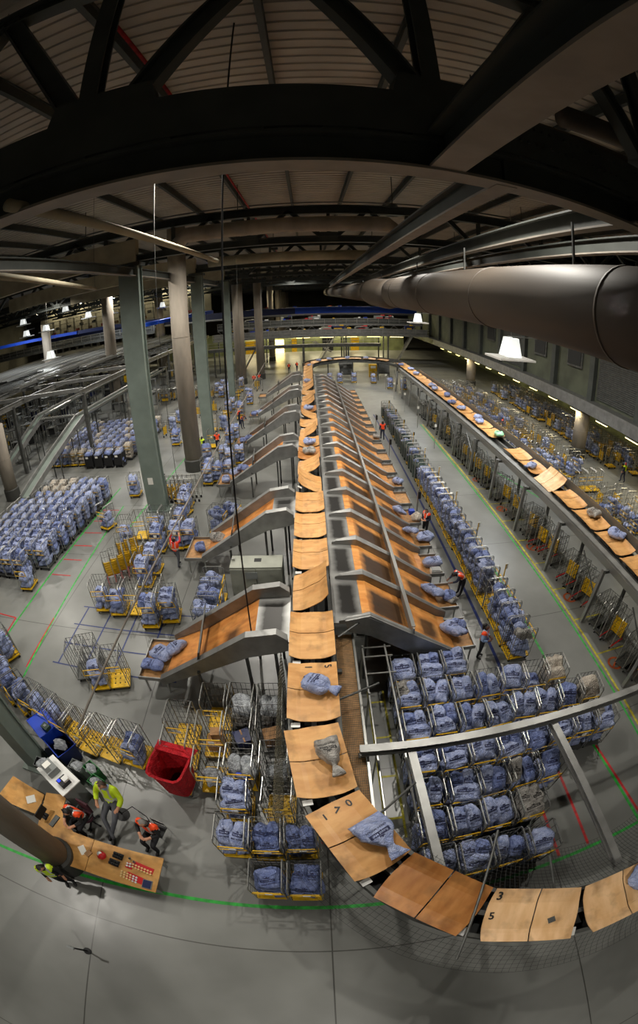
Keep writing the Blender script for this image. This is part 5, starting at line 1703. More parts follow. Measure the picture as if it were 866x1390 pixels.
drop(SACK_GREY[0], 'mail_sack', (-0.2, 23.9, TZ + 0.2), R(75), 'grey sack on the run over the chutes', GT)
for k, (x, y) in enumerate(((-0.2, 34.3), (-0.3, 46.5), (0.1, 58.0))):
    drop(SACKS[k], 'mail_sack', (x, y, TZ + 0.2), R(80 + 30 * k), 'blue sack far along the run over the chutes, %s past the grey sack' % nth(k + 1), GT)
drop(SACK_TIED[0], 'tied_sack', (12.5, 20.6, TZ + 0.18), R(110), 'blue tied sack on the return run before the upturned tray', GT, (0.8, 0.8, 0.7))
drop(SACK_GREY[1], 'mail_sack', (13.0, 14.6, TZ + 0.22), R(10), 'grey sack on the return run just past the upturned tray', GT)
drop(SACKS[0], 'mail_sack', (13.1, 12.6, TZ + 0.2), R(35), 'blue sack with black print on the return run close to the net', GT, (1, 1.15, 1))
gm = SACK_GREY[0].copy(); gm.materials[0] = mat('pale_green_bag', (150, 200, 160), 0.5)
drop(gm, 'mail_sack', (12.9, 26.4, TZ + 0.2), R(5), 'pale green bag on the return run', GT)
for k, (x, y) in enumerate(((12.7, 29.6), (13.0, 30.8), (12.6, 33.6), (12.4, 35.6), (12.9, 38.6), (12.5, 41.5), (12.7, 43.2), (12.8, 50.5), (12.9, 54), (12.4, 57.5))):
    drop(SACKS[k % 6], 'mail_sack', (x, y, TZ + 0.2), R(rnd.uniform(0, 180)), 'blue sack on the return run, %s beyond the pale green bag' % nth(k + 1), GT)
for k, a in enumerate((70, 95, 122, 140)):
    x, y = CX + LR * math.cos(R(a)), YB + LR * math.sin(R(a))
    drop(SACKS[k], 'mail_sack', (x, y, TZ + 0.2), R(a * 3), 'blue sack in the far bend, %s round from the return run' % nth(k + 1), GT)
# on the chutes and tables
GC = 'sacks waiting at the chute tables'
def chute_y(k): return CH0 + k * CP + CP / 2
drop(SACKS[0], 'mail_sack', (4.85, chute_y(0) + .05, 1.16), R(30), 'blue sack sliding off the first aisle chute by the woman', GC, (1.1, 1.3, 1.1), R(-10), R(20))
drop(SACKS[3], 'mail_sack', (5.2, chute_y(0) + .45, 0.98), R(60), 'smaller blue sack at the table edge of the first aisle chute', GC, (.8, .8, .8))
drop(SACKS[2], 'mail_sack', (4.6, chute_y(1) + .1, 1.22), R(35), 'long blue sack at the foot of the second aisle chute', GC, (1, 1.3, 1), 0, R(22))
drop(SACKS[4], 'mail_sack', (5.3, chute_y(1) - .1, 1.0), R(80), 'blue sack on the table of the second aisle chute', GC, (.9, .8, .9))
drop(SACK_GREY[1], 'mail_sack', (5.4, chute_y(1) - .35, 0.96), R(120), 'small grey sack at the corner of the second chute table', GC, (.6, .6, .6))
drop(SACKS[1], 'mail_sack', (5.2, chute_y(2) + .1, 1.02), R(95), 'blue sack on the third chute table before the bending worker', GC, (1, 1.2, 1))
drop(SACKS[5], 'mail_sack', (5.4, chute_y(3), 1.02), R(110), 'blue sack lying across the fourth chute table', GC, (1, 1.2, .9))
drop(SACKS[2], 'mail_sack', (4.7, chute_y(3) + .4, 1.2), R(60), 'blue sack halfway off the fourth aisle chute', GC, (.9, 1, .9), 0, R(20))
drop(SACKS[0], 'mail_sack', (4.5, chute_y(4) + .1, 1.3), R(20), 'blue sack sliding down the fifth aisle chute', GC, (.9, 1.1, .9), 0, R(28))
drop(SACK_CREAM[0], 'mail_sack', (5.4, chute_y(4) - .3, 1.04), R(20), 'cream sack before the man at the fifth chute', GC, (.85, .8, .9))
drop(SACKS[1], 'mail_sack', (5.3, chute_y(6), 1.02), R(50), 'blue sack on the seventh chute table', GC, (.9, .9, .9))
drop(SACK_GREY[0], 'mail_sack', (5.3, chute_y(10), 1.02), R(50), 'dark grey sack far up on a chute table', GC, (.8, .8, .8))
drop(SACKS[2], 'mail_sack', (-5.65, L0 + .15, 1.02), R(70), 'blue sack flat on the first side chute table', GC, (1, 1.15, 1))
drop(SACKS[0], 'mail_sack', (-5.05, L0 + .35, 1.22), R(-50), 'blue sack leaning up the slope of the first side chute', GC, (.9, 1.0, .95), R(10), R(-18))
drop(SACKS[3], 'mail_sack', (-5.85, L0 - .45, 1.0), R(85), 'narrow blue sack at the near rim of the side chute table', GC, (1, 1.1, .8))
drop(SACKS[4], 'mail_sack', (-5.6, LY[1] - .1, 1.02), R(20), 'blue sack on the second side chute table by the man', GC, (.9, .95, .9))
drop(SACK_GREY[0], 'mail_sack', (-4.8, LY[1] + .3, 1.3), R(70), 'grey sack on the slope of the second side chute', GC, (.9, 1, .9), 0, R(-25))
for k, (dx, dy) in enumerate(((-5.7, -.3), (-5.2, .2), (-4.6, .1))):
    drop(SACKS[k + 1], 'mail_sack', (dx, LY[2] + dy, 1.02 + 0.28 * k), R(40 * k), 'blue sack at the third side chute, %s up from its table' % nth(k + 1), GC, (1, 1, 1), 0, R(-12 * k))
for k in (3, 4):
    for q in range(2):
        drop(SACKS[k + q], 'mail_sack', (-5.75 + .5 * q, LY[k] - .3 + .5 * q, 1.02), R(60 * q), '%s sack on the table of the %s side chute' % ('light blue' if q else 'blue', nth(k + 1)), GC)
b = root('parcel_scale', 'white weighing scale box on the table beside the bending worker', 'scale', None, (5.2, chute_y(2) - .55, 0.82))
MB().box((0, 0, .12), (.45, .35, .22)).build('body', M['white'], b); MB().box((0, 0, .25), (.4, .3, .03)).build('weighing_plate', M['steel'], b); MB().box((0.24, 0, .14), (.02, .2, .1)).build('display', M['dark'], b)
MB_ = MB().box((0, 0, .12), (.3, .3, .24)); tag(MB_.build('blue_box', M['bluep'], loc=(5.3, chute_y(4) + .5, 0.82)), 'bright blue plastic box on the fifth chute table', 'box')
for k in (5, 9, 12):
    p = root('scanner_post', 'slim aisle post with hand scanner holder, %s from the bend' % nth({5: 1, 9: 2, 12: 3}[k]), 'post', 'scanner posts', (5.75, CH0 + k * CP - .1, 0))
    MB().bar((0, 0, 0), (0, 0, 2.0), .07, .07).build('pole', M['tube'], p); MB().box((0, 0, .01), (.3, .3, .02)).build('foot_plate', M['steeld'], p)
    MB().box((.06, -.05, 1.7), (.16, .14, .4)).build('holder', M['black'], p)
for k in range(9):
    y = 13.5 + k * 3.6
    p = root('kerb_post', 'small post with dark flag on the far side of the aisle cages, %s back' % nth(k + 1), 'post', 'flag posts', (7.95, y, 0))
    MB().bar((0, 0, 0), (0, 0, 1.9), .04, .04).build('pole', M['yellow'], p); MB().box((0.03, 0, 1.8), (.14, .03, .25)).build('flag', M['card' if k < 5 else 'black'], p)

# red canvas bin and junk
rb = root('canvas_bin', 'open red canvas bin hanging over the yellow cage deck near the desk', 'bin', None, (-4.15, 5.25, 0.22), R(-10)); rb.scale = (1.12, 1.12, 1.05)
a = MB(); n = 16
prof_r = [(0.36, 0.0), (0.4, 0.5), (0.44, 1.0), (0.48, 1.3), (0.5, 1.34), (0.45, 1.34), (0.4, 1.25), (0.36, 0.7), (0.32, 0.05)]
vs = []
for q, (rr, z) in enumerate(prof_r):
    for i in range(n):
        t = 2 * PI * i / n
        cx_, sy_ = math.copysign(abs(math.cos(t)) ** .5, math.cos(t)), math.copysign(abs(math.sin(t)) ** .5, math.sin(t))
        wob = 1 + .06 * noise.noise(Vector((math.cos(t) * 2, math.sin(t) * 2, z * 2)))
        vs.append((cx_ * rr * 1.0 * wob, sy_ * rr * 1.08 * wob, z + (.06 * noise.noise(Vector((i, q * .3, 0))) if z > .9 else 0)))
a.add(vs, [(j * n + i, j * n + (i + 1) % n, (j + 1) * n + (i + 1) % n, (j + 1) * n + i) for j in range(len(prof_r) - 1) for i in range(n)])
a.add([vs[(len(prof_r) - 1) * n + i] for i in range(n)], [tuple(range(n))], 1)
a.build('canvas_body', [M['red'], M['dark']], rb)
f = MB(); f.add([(-.5, .3, 1.36), (.5, .3, 1.36), (.55, .68, 1.2), (-.55, .66, 1.25), (-.5, .3, 1.34), (.5, .3, 1.34), (.55, .68, 1.18), (-.55, .66, 1.23)],
              [(0, 1, 2, 3), (7, 6, 5, 4), (0, 4, 5, 1), (1, 5, 6, 2), (2, 6, 7, 3), (3, 7, 4, 0)])
f.build('canvas_flap', M['red'], rb)
for k, (x, y, z, d, mt, l) in enumerate(((-3.2, 6.8, .45, (.5, .4, .45), 'cardb', 'brown cardboard box with a white label in the waste cages'), (-3.15, 6.95, .82, (.36, .3, .28), 'cardb', 'smaller cardboard box on top of the labelled one'),
                                         (-1.5, 7.1, .5, (.55, .45, .5), 'cardb', 'cardboard box in the cage by the sorter legs'), (-2.4, 7.0, .45, (.5, .5, .45), 'navy', 'dark blue box among the waste cages'))):
    b = root('carton', l, 'box', 'boxes in the waste cages', (x, y, z), R(8 * k))
    MB().box((0, 0, 0), d).build('body', M[mt], b); MB().box((0, -.02, d[2] / 2 + .003), (d[0] * .5, d[1] * .25, .006)).build('label_card', M['card' if k == 0 else mt], b)
    MB().box((0, 0.0, d[2] / 2 + .001), (.05, d[1], .004)).build('tape', M['deal'], b)
drop(SACK_CLEAR[0], 'plastic_bag', (-3.12, 5.5, .55), R(20), 'crumpled clear waste bag beside the red canvas bin', None, (.95, .9, 1.1), cat='bag')
drop(SACK_CLEAR[0], 'plastic_bag', (-1.32, 5.8, .5), R(80), 'crumpled clear bag in the cage beside the wire fence', None, (.9, .9, 1), cat='bag')
bb = SACK_CLEAR[0].copy(); bb.materials[0] = M['bluep']
drop(bb, 'plastic_bag', (-2.2, 5.45, .85), R(40), 'bright blue crumpled plastic bundle', None, (.75, .6, .8), cat='bag')
tag(MB().path([(-0.12, 3.5, .2), (-.12, 3.5, 1.9)], .035, 8).build('red_pole', M['redp']), 'red pole beside the blue sack cages at the track', 'pole', kind='thing')

# ================================================================== DESK ISLAND
def plank_table(name, label, pts, z, t=.035, leg_pts=()):
    r_ = root(name, label, 'desk')
    MB().prism(pts, z - t, z).build('desk_top', M['desk'], r_)
    for x, y in leg_pts:
        MB().bar((x, y, 0), (x, y, z - t), .06, .06).build('leg', M['greyp'], r_)
    return r_
d1 = plank_table('desk', 'rectangular beech desk end with tea lights and trays on it', [(-6.2, 1.38), (-4.18, 1.32), (-4.1, 2.46), (-6.14, 2.52)], .75, leg_pts=((-6.05, 1.5), (-4.3, 1.45), (-4.25, 2.35), (-6.0, 2.4)))
MB().box((-5.15, 1.42, .4), (1.9, .03, .6)).build('modesty_panel', M['greyp'], d1)
d2 = plank_table('desk', 'beech corner desk with keyboard wrapped round the seated worker', [(-8.0, 1.35), (-6.22, 1.38), (-6.16, 2.52), (-6.85, 2.56), (-7.2, 2.78), (-7.42, 3.15), (-7.42, 3.75), (-8.15, 3.6)], .75, leg_pts=((-7.85, 1.5), (-6.35, 1.5), (-7.4, 3.5), (-8.0, 3.4)))
d3 = plank_table('desk', 'orange wood side desk with white papers behind the concrete column', [(-9.9, 2.7), (-8.2, 2.7), (-8.2, 3.5), (-9.6, 3.75)], .75, leg_pts=((-9.7, 2.85), (-8.35, 2.85), (-8.35, 3.35), (-9.5, 3.55)))
def flat_item(name, label, cat, c, d, mt, rz=0, group=None):
    return tag(MB().box((0, 0, 0), d).build(name, M[mt], loc=c, rz=rz), label, cat, group, 'thing')
# tea lights / pots on red mats
for k, (x, y, w_, l_) in enumerate(((-4.62, 2.02, .62, .2), (-4.75, 1.62, .55, .22), (-4.98, 1.98, .2, .2))):
    flat_item('red_mat', 'red mat under the little pots, %s' % ('behind towards the stool', 'beside the dark box', 'small square one')[k], 'mat', (x, y, .757), (w_, l_, .012), 'redp', R(-12), 'red mats on the desk')
lid = MB().lathe([(.028, 0), (.032, .028), (.03, .034)], 10).mesh('pot', [M['mcream'] if 'mcream' in M else M.setdefault('mcream', mat('cream_plastic', (232, 200, 140), .5))])
lidw = MB().lathe([(.028, 0), (.032, .028), (.03, .034)], 10).mesh('pot', [M['white']])
rows = []
for r_ in range(2):
    for q in range(7): rows.append((-4.88 + q * .085, 2.05 - r_ * .085 - q * .018, lid, 'long red mat', r_, q))
for r_ in range(3):
    for q in range(6): rows.append((-5.15 + q * .085, 1.74 - r_ * .08 - q * .018, lid if q < 4 else lidw, 'dark box side', r_, q))
for r_ in range(2):
    for q in range(2): rows.append((-5.04 + q * .08, 2.04 - r_ * .08, lidw, 'small square mat', r_, q))
for x, y, me, w_, r_, q in rows:
    o = bpy.data.objects.new('pot', me); COL.objects.link(o); o.location = (x, y, .764 if 'mat' in w_ else .764)
    tag(o, '%s round pot on the desk, %s, row %s, %s along' % ('cream' if me is lid else 'white', w_, nth(r_ + 1), nth(q + 1)), 'pot', 'little round pots on the desk')
bx = root('dark_tray', 'dark flat box at the desk corner by the green line', 'box', None, (-4.42, 1.52, .765), R(-3)); MB().box((0, 0, 0), (.26, .28, .03)).build('base', M['greyp'], bx); MB().box((0, 0, .02), (.22, .24, .02)).build('inset', M['navy'], bx)
for k, (x, y, l) in enumerate(((-5.35, 2.2, 'behind the other punnet'), (-5.42, 1.95, 'beside the red ball'))):
    b = root('egg_tray', 'black punnet with small dark pots, %s' % l, 'tray', 'black punnets', (x, y, .755), R(-8))
    MB().box((0, 0, .01), (.3, .2, .02)).build('base', M['black'], b)
    for i in range(4):
        for j in range(2):
            MB().lathe([(.03, 0), (.034, .05), (.02, .055)], 8, (-.105 + i * .07, -.045 + j * .09, .02)).build('cup', M['black'], b)
b = root('wrapped_pudding', 'round dark red wrapped ball with a shiny top on the desk', 'ball', None, (-5.78, 2.05, .75))
MB().lathe([(.02, 0), (.11, .03), (.14, .09), (.12, .15), (.05, .19), (.02, .2)], 16).build('body', M['redp'], b, smooth=True); MB().lathe([(.06, 0), (.08, .01), (.02, .03)], 12, (-.03, .02, .17)).build('wrapper_top', M['silver'], b)
b = root('mug', 'small metal cup standing on the desk edge', 'cup', None, (-4.98, 2.2, .75)); MB().lathe([(.035, 0), (.04, .09), (.032, .09), (.03, .01)], 12).build('body', M['chrome'], b)
b = root('mug', 'dark cup beside the metal one on the desk', 'cup', None, (-4.86, 2.13, .75)); MB().lathe([(.03, 0), (.036, .07), (.028, .07), (.026, .01)], 12).build('body', M['greyp'], b)
flat_item('paper_sheet', 'white sheet of paper by the seated worker', 'paper', (-6.42, 2.05, .757), (.3, .21, .004), 'card', R(-50))
flat_item('paper_sheet', 'crumpled wrapper next to the white sheet on the corner desk', 'paper', (-6.22, 2.0, .765), (.22, .16, .03), 'cardb', R(60))
flat_item('paper_sheet', 'white papers on the orange side desk', 'paper', (-8.6, 3.15, .76), (.34, .28, .02), 'card', R(35))
k_ = root('keyboard', 'black keyboard on the corner desk', 'keyboard', None, (-7.55, 2.7, .76), R(72)); MB().box((0, 0, 0), (.46, .17, .025)).build('base', M['black'], k_)
a = MB()
for i in range(14):
    for j in range(4): a.box((-.2 + i * .031, -.055 + j * .036, .017), (.024, .028, .01))
a.build('keys', M['greyp'], k_)
mn = root('monitor', 'black flat monitor behind the keyboard', 'monitor', None, (-7.9, 2.75, .75), R(78)); MB().box((0, 0, .3), (.5, .04, .32)).build('screen_housing', M['black'], mn); MB().box((0, 0, .08), (.05, .05, .16)).build('stand', M['black'], mn); MB().box((0, 0, .01), (.24, .18, .02)).build('foot', M['black'], mn)
MB().box((0, -.022, .3), (.46, .004, .28)).build('screen', M['dark'], mn)
# grey counter with printer
ct = root('counter_unit', 'grey ribbed counter unit with white top beside the seated worker', 'counter', None, (-7.75, 4.25, 0), R(-28))
MB().box((0, 0, .52), (1.35, .75, 1.04)).build('body', M['greyp'], ct); MB().box((0, 0, 1.06), (1.42, .82, .04)).build('top', M['white'], ct)
a = MB()
for i in range(22): a.box((-.64 + i * .061, -.385, .52), (.03, .02, .96))
a.build('ribbed_front', M['steeld'], ct)
pr = root('printer', 'grey printer on the counter with a white sheet', 'printer', None, (-8.0, 4.35, 1.08), R(-28))
MB().box((0, 0, .13), (.5, .45, .26)).build('body', M['greyp'], pr); MB().box((0, -.1, .265), (.4, .2, .01)).build('lid', M['steeld'], pr); MB().box((-.08, 0, .275), (.21, .28, .006)).build('paper', M['card'], pr)
lp = root('label_machine', 'label machine with a small blue screen on the counter', 'machine', None, (-7.4, 4.05, 1.08), R(-28))
MB().box((0, 0, .08), (.3, .38, .16)).build('body', M['black'], lp); MB().box((-.08, -.1, .165), (.1, .1, .01)).build('screen', mat('blue_screen', (30, 60, 255), emit=1.2), lp); MB().box((0.05, .1, .2), (.18, .2, .08)).build('roll_cover', M['white'], lp)
for k, (x, y, z, mt, l) in enumerate(((-7.0, 5.05, 0, 'greenb', 'green crate with grey bags on the floor beside the counter'), (-6.7, 4.6, 0, 'greenb', 'green crate next to the perching stool'), (-7.55, 5.0, .0, 'greyp', 'grey crate with paper behind the counter'), (-8.5, 4.5, .78, 'black', 'dark crate stacked against the stained green column'))):
    b = root('crate', l, 'crate', 'crates round the counter', (x, y, z), R(-30 + 10 * k))
    a = MB(); hh = .62 if z == 0 else .3
    for s, d in (((.24, 0), (.02, .36)), ((-.24, 0), (.02, .36)), ((0, .17), (.5, .02)), ((0, -.17), (.5, .02))): a.box((s[0], s[1], hh / 2), (d[0], d[1], hh))
    a.box((0, 0, .01), (.48, .34, .02)); a.build('body', M[mt], b)
    MB().path([(-.24, -.18, hh), (.24, -.18, hh), (.24, .18, hh), (-.24, .18, hh)], .015, 6, closed=True).build('rim', M['greenb' if mt == 'greenb' else 'greyp'], b)
    drop(SACK_CLEAR[0], 'plastic_bag', (x, y, z + hh - .05), R(30 * k), 'grey crumpled bag in the %s' % l.split(' with')[0].replace(' stacked against', ' by'), 'bags in the crates', (.6, .5, .5), cat='bag')
for k, (x, y, rz, hh) in enumerate(((-9.05, 6.0, -32, 1.15), (-8.25, 5.55, -32, .95))):
    b = root('wheeled_bin', 'blue plastic bin with %s behind the stained column' % ('flat lid and dark gadget' if k == 0 else 'open top holding a grey bundle'), 'bin', 'blue bins behind the column', (x, y, 0), R(rz))
    MB().add([(-.42, -.32, .1), (.42, -.32, .1), (.42, .32, .1), (-.42, .32, .1), (-.5, -.4, hh), (.5, -.4, hh), (.5, .4, hh), (-.5, .4, hh)], [(3, 2, 1, 0), (0, 1, 5, 4), (1, 2, 6, 5), (2, 3, 7, 6), (3, 0, 4, 7)] + [(4, 5, 6, 7)] * (k == 0) + [(0, 1, 2, 3)]).build('body', M['bluep' if k == 0 else 'navy'], b)
    MB().path([(-.5, -.4, hh), (.5, -.4, hh), (.5, .4, hh), (-.5, .4, hh)], .025, 6, closed=True).build('rim', M['bluep'], b)
    for sx in (-.34, .34):
        MB().path([(sx - .02, -.25, .07), (sx + .02, -.25, .07)], .07, 8).build('wheel', M['black'], b)
        MB().path([(sx - .02, .25, .07), (sx + .02, .25, .07)], .07, 8).build('wheel', M['black'], b)
gd = root('gadget_box', 'small dark green box on the blue bin lid', 'box', None, (-8.75, 5.85, 1.16), R(-20)); MB().box((0, 0, .07), (.3, .24, .14)).build('body', M['greenp'], gd); MB().box((0, 0, .15), (.1, .1, .02)).build('dial', M['greyp'], gd)
drop(SACK_CLEAR[0], 'plastic_bag', (-8.25, 5.55, .8), R(10), 'grey bundle inside the open blue bin', None, (.8, .6, .6), cat='bag')
# stool / chairs
def office_chair(x, y, rz, label):
    c = root('office_chair', label, 'chair', None, (x, y, 0), rz)
    MB().lathe([(.24, .44), (.26, .47), (.24, .52), (.1, .53)], 16).build('seat', M['cwine'], c)
    MB().box((0, .25, .82), (.42, .07, .5), rx=-.12).build('backrest', M['cwine'], c)
    MB().tube((0, 0, .1), (0, 0, .45), .03, 8).build('column', M['black'], c)
    for k in range(5):
        t = 2 * PI * k / 5
        MB().bar((0, 0, .1), (.3 * math.cos(t), .3 * math.sin(t), .07), .05, .04).box((.3 * math.cos(t), .3 * math.sin(t), .035), (.06, .06, .07)).build('leg', M['black'], c)
    for s in (-.27, .27):
        MB().bar((s, .1, .45), (s, .1, .68), .03, .03).bar((s, -.12, .69), (s, .18, .69), .05, .03).build('armrest', M['black'], c)
    return c
st_ = root('perching_stool', 'black round stool under the man in yellow', 'stool', None, (-5.86, 3.85, 0)); MB().lathe([(.17, .6), (.19, .63), (.17, .67)], 14).build('seat', M['black'], st_); MB().tube((0, 0, .05), (0, 0, .62), .03, 8).build('column', M['black'], st_); MB().lathe([(.24, 0), (.24, .02), (.05, .06)], 16).build('foot_disc', M['black'], st_)
office_chair(-6.76, 3.3, R(-14), 'dark wine office chair under the seated worker')
c = root('folding_chair', 'chrome framed chair behind the man in the orange vest', 'chair', None, (-4.5, 3.42, 0), R(-14))
MB().path([(-.2, .2, 0), (-.2, .2, .85), (.2, .2, .85), (.2, .2, 0)], .014, 8).build('back_frame', M['chrome'], c)
MB().path([(-.2, -.2, 0), (-.2, -.2, .45), (.2, -.2, .45), (.2, -.2, 0)], .014, 8).build('front_frame', M['chrome'], c)
MB().box((0, 0, .45), (.4, .42, .04)).build('seat', M['black'], c); MB().box((0, .2, .74), (.38, .03, .16)).build('backrest', M['black'], c)
p = root('barrier_stand', 'black floor stand at the edge of the empty floor', 'stand', None, (-6.1, -1.35, 0)); MB().lathe([(.12, 0), (.12, .03), (.03, .05), (.03, .9), (.05, .92)], 12).build('pole', M['black'], p); MB().box((0, 0, .93), (.2, .08, .06)).build('head', M['greyp'], p)
tag(MB().path([(-5.35, 3.55, 1.1), (-5.2, 3.9, .9), (-4.9, 3.8, .5), (-4.6, 3.4, .1)], .015, 6).build('hose', M['black']), 'black cable looping beside the man in yellow', 'cable', kind='thing')

# ================================================================== PEOPLE
BASE = dict(pelvis=(0, 0, .96), waist=(0, 0, 1.12), chest=(0, .01, 1.32), neck=(0, .01, 1.47), head=(0, -.02, 1.60), top=(0, -.01, 1.68),
            shL=(.18, .01, 1.41), elL=(.25, .03, 1.13), wrL=(.24, -.10, .90), haL=(.23, -.14, .83),
            shR=(-.18, .01, 1.41), elR=(-.25, .03, 1.13), wrR=(-.24, -.10, .90), haR=(-.23, -.14, .83),
            hiL=(.1, 0, .90), knL=(.11, -.02, .50), anL=(.11, .03, .10), toL=(.13, -.15, .045), hiR=(-.1, 0, .90), knR=(-.11, -.02, .50), anR=(-.11, .03, .10), toR=(-.13, -.15, .045))
RAD = dict(pelvis=.165, waist=.155, chest=.17, neck=.062, head=.1, top=.088, sh=.088, el=.058, wr=.04, ha=.04, hi=.105, kn=.07, an=.05, to=.042)
def person(label, x, y, rz, pose=None, top='cnavy', legs='cblack', skin='skin', hair='hairb', vest='orange', long_hair=False, fingers=True, shoes='black', group=None, z0=0, sleeve='top', scale=1.0, bald=False, sleeves=None):
    J = dict(BASE); J.update(pose or {})
    keys = list(J)
    vs = [Vector(J[k]) for k in keys]
    idx = {k: i for i, k in enumerate(keys)}
    E = [('pelvis', 'waist'), ('waist', 'chest'), ('chest', 'neck'), ('neck', 'head'), ('head', 'top')]
    for s in 'LR':
        E += [('chest', 'sh' + s), ('sh' + s, 'el' + s), ('el' + s, 'wr' + s), ('wr' + s, 'ha' + s), ('pelvis', 'hi' + s), ('hi' + s, 'kn' + s), ('kn' + s, 'an' + s), ('an' + s, 'to' + s)]
    edges = [(idx[a], idx[b]) for a, b in E]
    rad = [RAD[k if k in RAD else k[:2]] for k in keys]
    kind = list(keys)
    if fingers:
        for s in 'LR':
            ha, wr = Vector(J['ha' + s]), Vector(J['wr' + s])
            d = (ha - wr).normalized(); side = d.cross(Vector((0, 0, 1)))
            side = side.normalized() if side.length > .1 else Vector((0, 1, 0))
            nrm = side.cross(d).normalized()
            for q, (o_, ln) in enumerate(((-.028, .06), (-.01, .072), (.009, .068), (.027, .052))):
                a_ = ha + side * o_ + d * .02
                b_ = a_ + d * ln * .6; c_ = b_ + (d * .6 - nrm * .5) * ln * .6
                i0 = len(vs); vs += [a_, b_, c_]; rad += [.0105, .0095, .008]; kind += ['ha' + s] * 3
                edges += [(idx['ha' + s], i0), (i0, i0 + 1), (i0 + 1, i0 + 2)]
            a_ = ha + side * -.04 * (1 if s == 'L' else -1) - d * .01; b_ = a_ + (side * -.6 * (1 if s == 'L' else -1) + d).normalized() * .04
            i0 = len(vs); vs += [a_, b_]; rad += [.013, .010]; kind += ['ha' + s] * 2
            edges += [(idx['ha' + s], i0), (i0, i0 + 1)]
    me = bpy.data.meshes.new('tmp'); me.from_pydata(vs, edges, [])
    ob = bpy.data.objects.new('tmp', me); COL.objects.link(ob)
    sk = ob.modifiers.new('s', 'SKIN')
    if not me.skin_vertices:
        bm = bmesh.new(); bm.from_mesh(me); lay = bm.verts.layers.skin.verify()
        for v in bm.verts: v[lay].radius = (.1, .1)
        bm.to_mesh(me); bm.free()
    for i, sv in enumerate(me.skin_vertices[0].data):
        r_ = rad[i]
        fl = {'pelvis': (1.08, .8), 'waist': (1.05, .78), 'chest': (1.12, .78), 'neck': (1, 1)}.get(kind[i])
        sv.radius = (r_ * (fl[0] if fl else 1), r_ * (fl[1] if fl else 1))
        sv.use_root = (i == 0)
    sub = ob.modifiers.new('u', 'SUBSURF'); sub.levels = 2 if fingers else 1; sub.render_levels = sub.levels
    bpy.context.view_layer.update()
    dg = bpy.context.evaluated_depsgraph_get()
    m2 = bpy.data.meshes.new_from_object(ob.evaluated_get(dg))
    bpy.data.objects.remove(ob)
    P = [tuple(v.co) for v in m2.vertices]; F = [tuple(p.vertices) for p in m2.polygons]
    seg = [(Vector(J[a]), Vector(J[b]), a, b) for a, b in E]
    def near_seg(c):
        best = (9, None, 0)
        for a, b, ka, kb in seg:
            ab = b - a; t = max(0, min(1, (c - a).dot(ab) / max(ab.length_squared, 1e-9))); d = (a + ab * t - c).length
            if d < best[0]: best = (d, (ka, kb), t)
        return best
    mats_ = [M[top], M[legs], M[skin], M[shoes]]
    mb = MB(); mb.v = P; mb.f = F; torso = []
    headc = (Vector(J['head']) + Vector(J['top'])) / 2
    neckv = (Vector(J['top']) - Vector(J['neck'])).normalized()
    # where the face points: away from spine, default -y turned with head offset
    fwd = Vector((J['head'][0] - J['neck'][0], J['head'][1] - J['neck'][1], 0)) + Vector((0, -.03, 0)); fwd = fwd - neckv * fwd.dot(neckv); fwd = fwd.normalized()
    hairf = []
    for fi, f_ in enumerate(F):
        c = sum((Vector(P[i]) for i in f_), Vector()) / len(f_)
        d, (ka, kb), t = near_seg(c)
        k = 0
        if (ka, kb) == ('neck', 'head') and t > .25 or kb == 'top':
            k = 2
            rel = c - headc
            if not bald and (rel.dot(neckv) > .03 or rel.dot(fwd) < -.01) and not (rel.dot(fwd) > .045 and rel.dot(neckv) < .06): hairf.append(fi)
        elif ka.startswith('wr') or (ka.startswith('el') and (t > .75 or sleeve == 'short')): k = 2
        elif ka.startswith('hi') or ka.startswith('kn') or ka == 'pelvis' and (kb != 'waist' or t < .2): k = 1
        elif ka.startswith('an'): k = 3
        if k == 0 and ((ka, kb) in (('pelvis', 'waist'), ('waist', 'chest'), ('chest', 'neck'), ('chest', 'shL'), ('chest', 'shR')) or (ka.startswith('sh') and t < .12)) and not ((ka, kb) == ('chest', 'neck') and t > .6):
            torso.append((fi, c))
        mb.m.append(k)
    R3 = Matrix((neckv.cross(fwd), -fwd, neckv)).transposed()   # local face frame
    def face_pt(px, py, pz): return headc + R3 @ Vector((px, py, pz))
    if fingers:   # nose, ears, eyes, mouth on the same body mesh
        a, b, c_, d_ = face_pt(0, -.098, .0), face_pt(-.014, -.085, -.032), face_pt(.014, -.085, -.032), face_pt(0, -.122, -.03)
        mb.add([a, b, c_, d_], [(0, 1, 3), (0, 3, 2), (1, 2, 3)], 2)
        for s in (-1, 1):
            e = face_pt(s * .098, .0, -.01)
            mb.add([e + R3 @ Vector((0, -.015, .03)), e + R3 @ Vector((s * .02, .015, .035)), e + R3 @ Vector((s * .018, .015, -.02)), e + R3 @ Vector((0, -.01, -.03))], [(0, 1, 2, 3), (3, 2, 1, 0)], 2)
            e = face_pt(s * .034, -.091, .012)
            mb.add([e + R3 @ Vector((q * .012, 0, w_ * .005)) for q, w_ in ((-1, 0), (0, 1), (1, 0), (0, -1))], [(0, 1, 2, 3), (3, 2, 1, 0)], 3)
        e = face_pt(0, -.088, -.052)
        mb.add([e + R3 @ Vector((q * .022, 0, w_ * .004)) for q, w_ in ((-1, 0), (0, 1), (1, 0), (0, -1))], [(0, 1, 2, 3), (3, 2, 1, 0)], 3)
    body = mb.build('person', mats_, None, (x, y, z0), rz, smooth=True)
    body.scale = (scale,) * 3
    tag(body, label, 'person', group)
    m2.calc_loop_triangles() if hasattr(m2, 'calc_loop_triangles') else None
    N = [v.normal.copy() for v in m2.vertices]
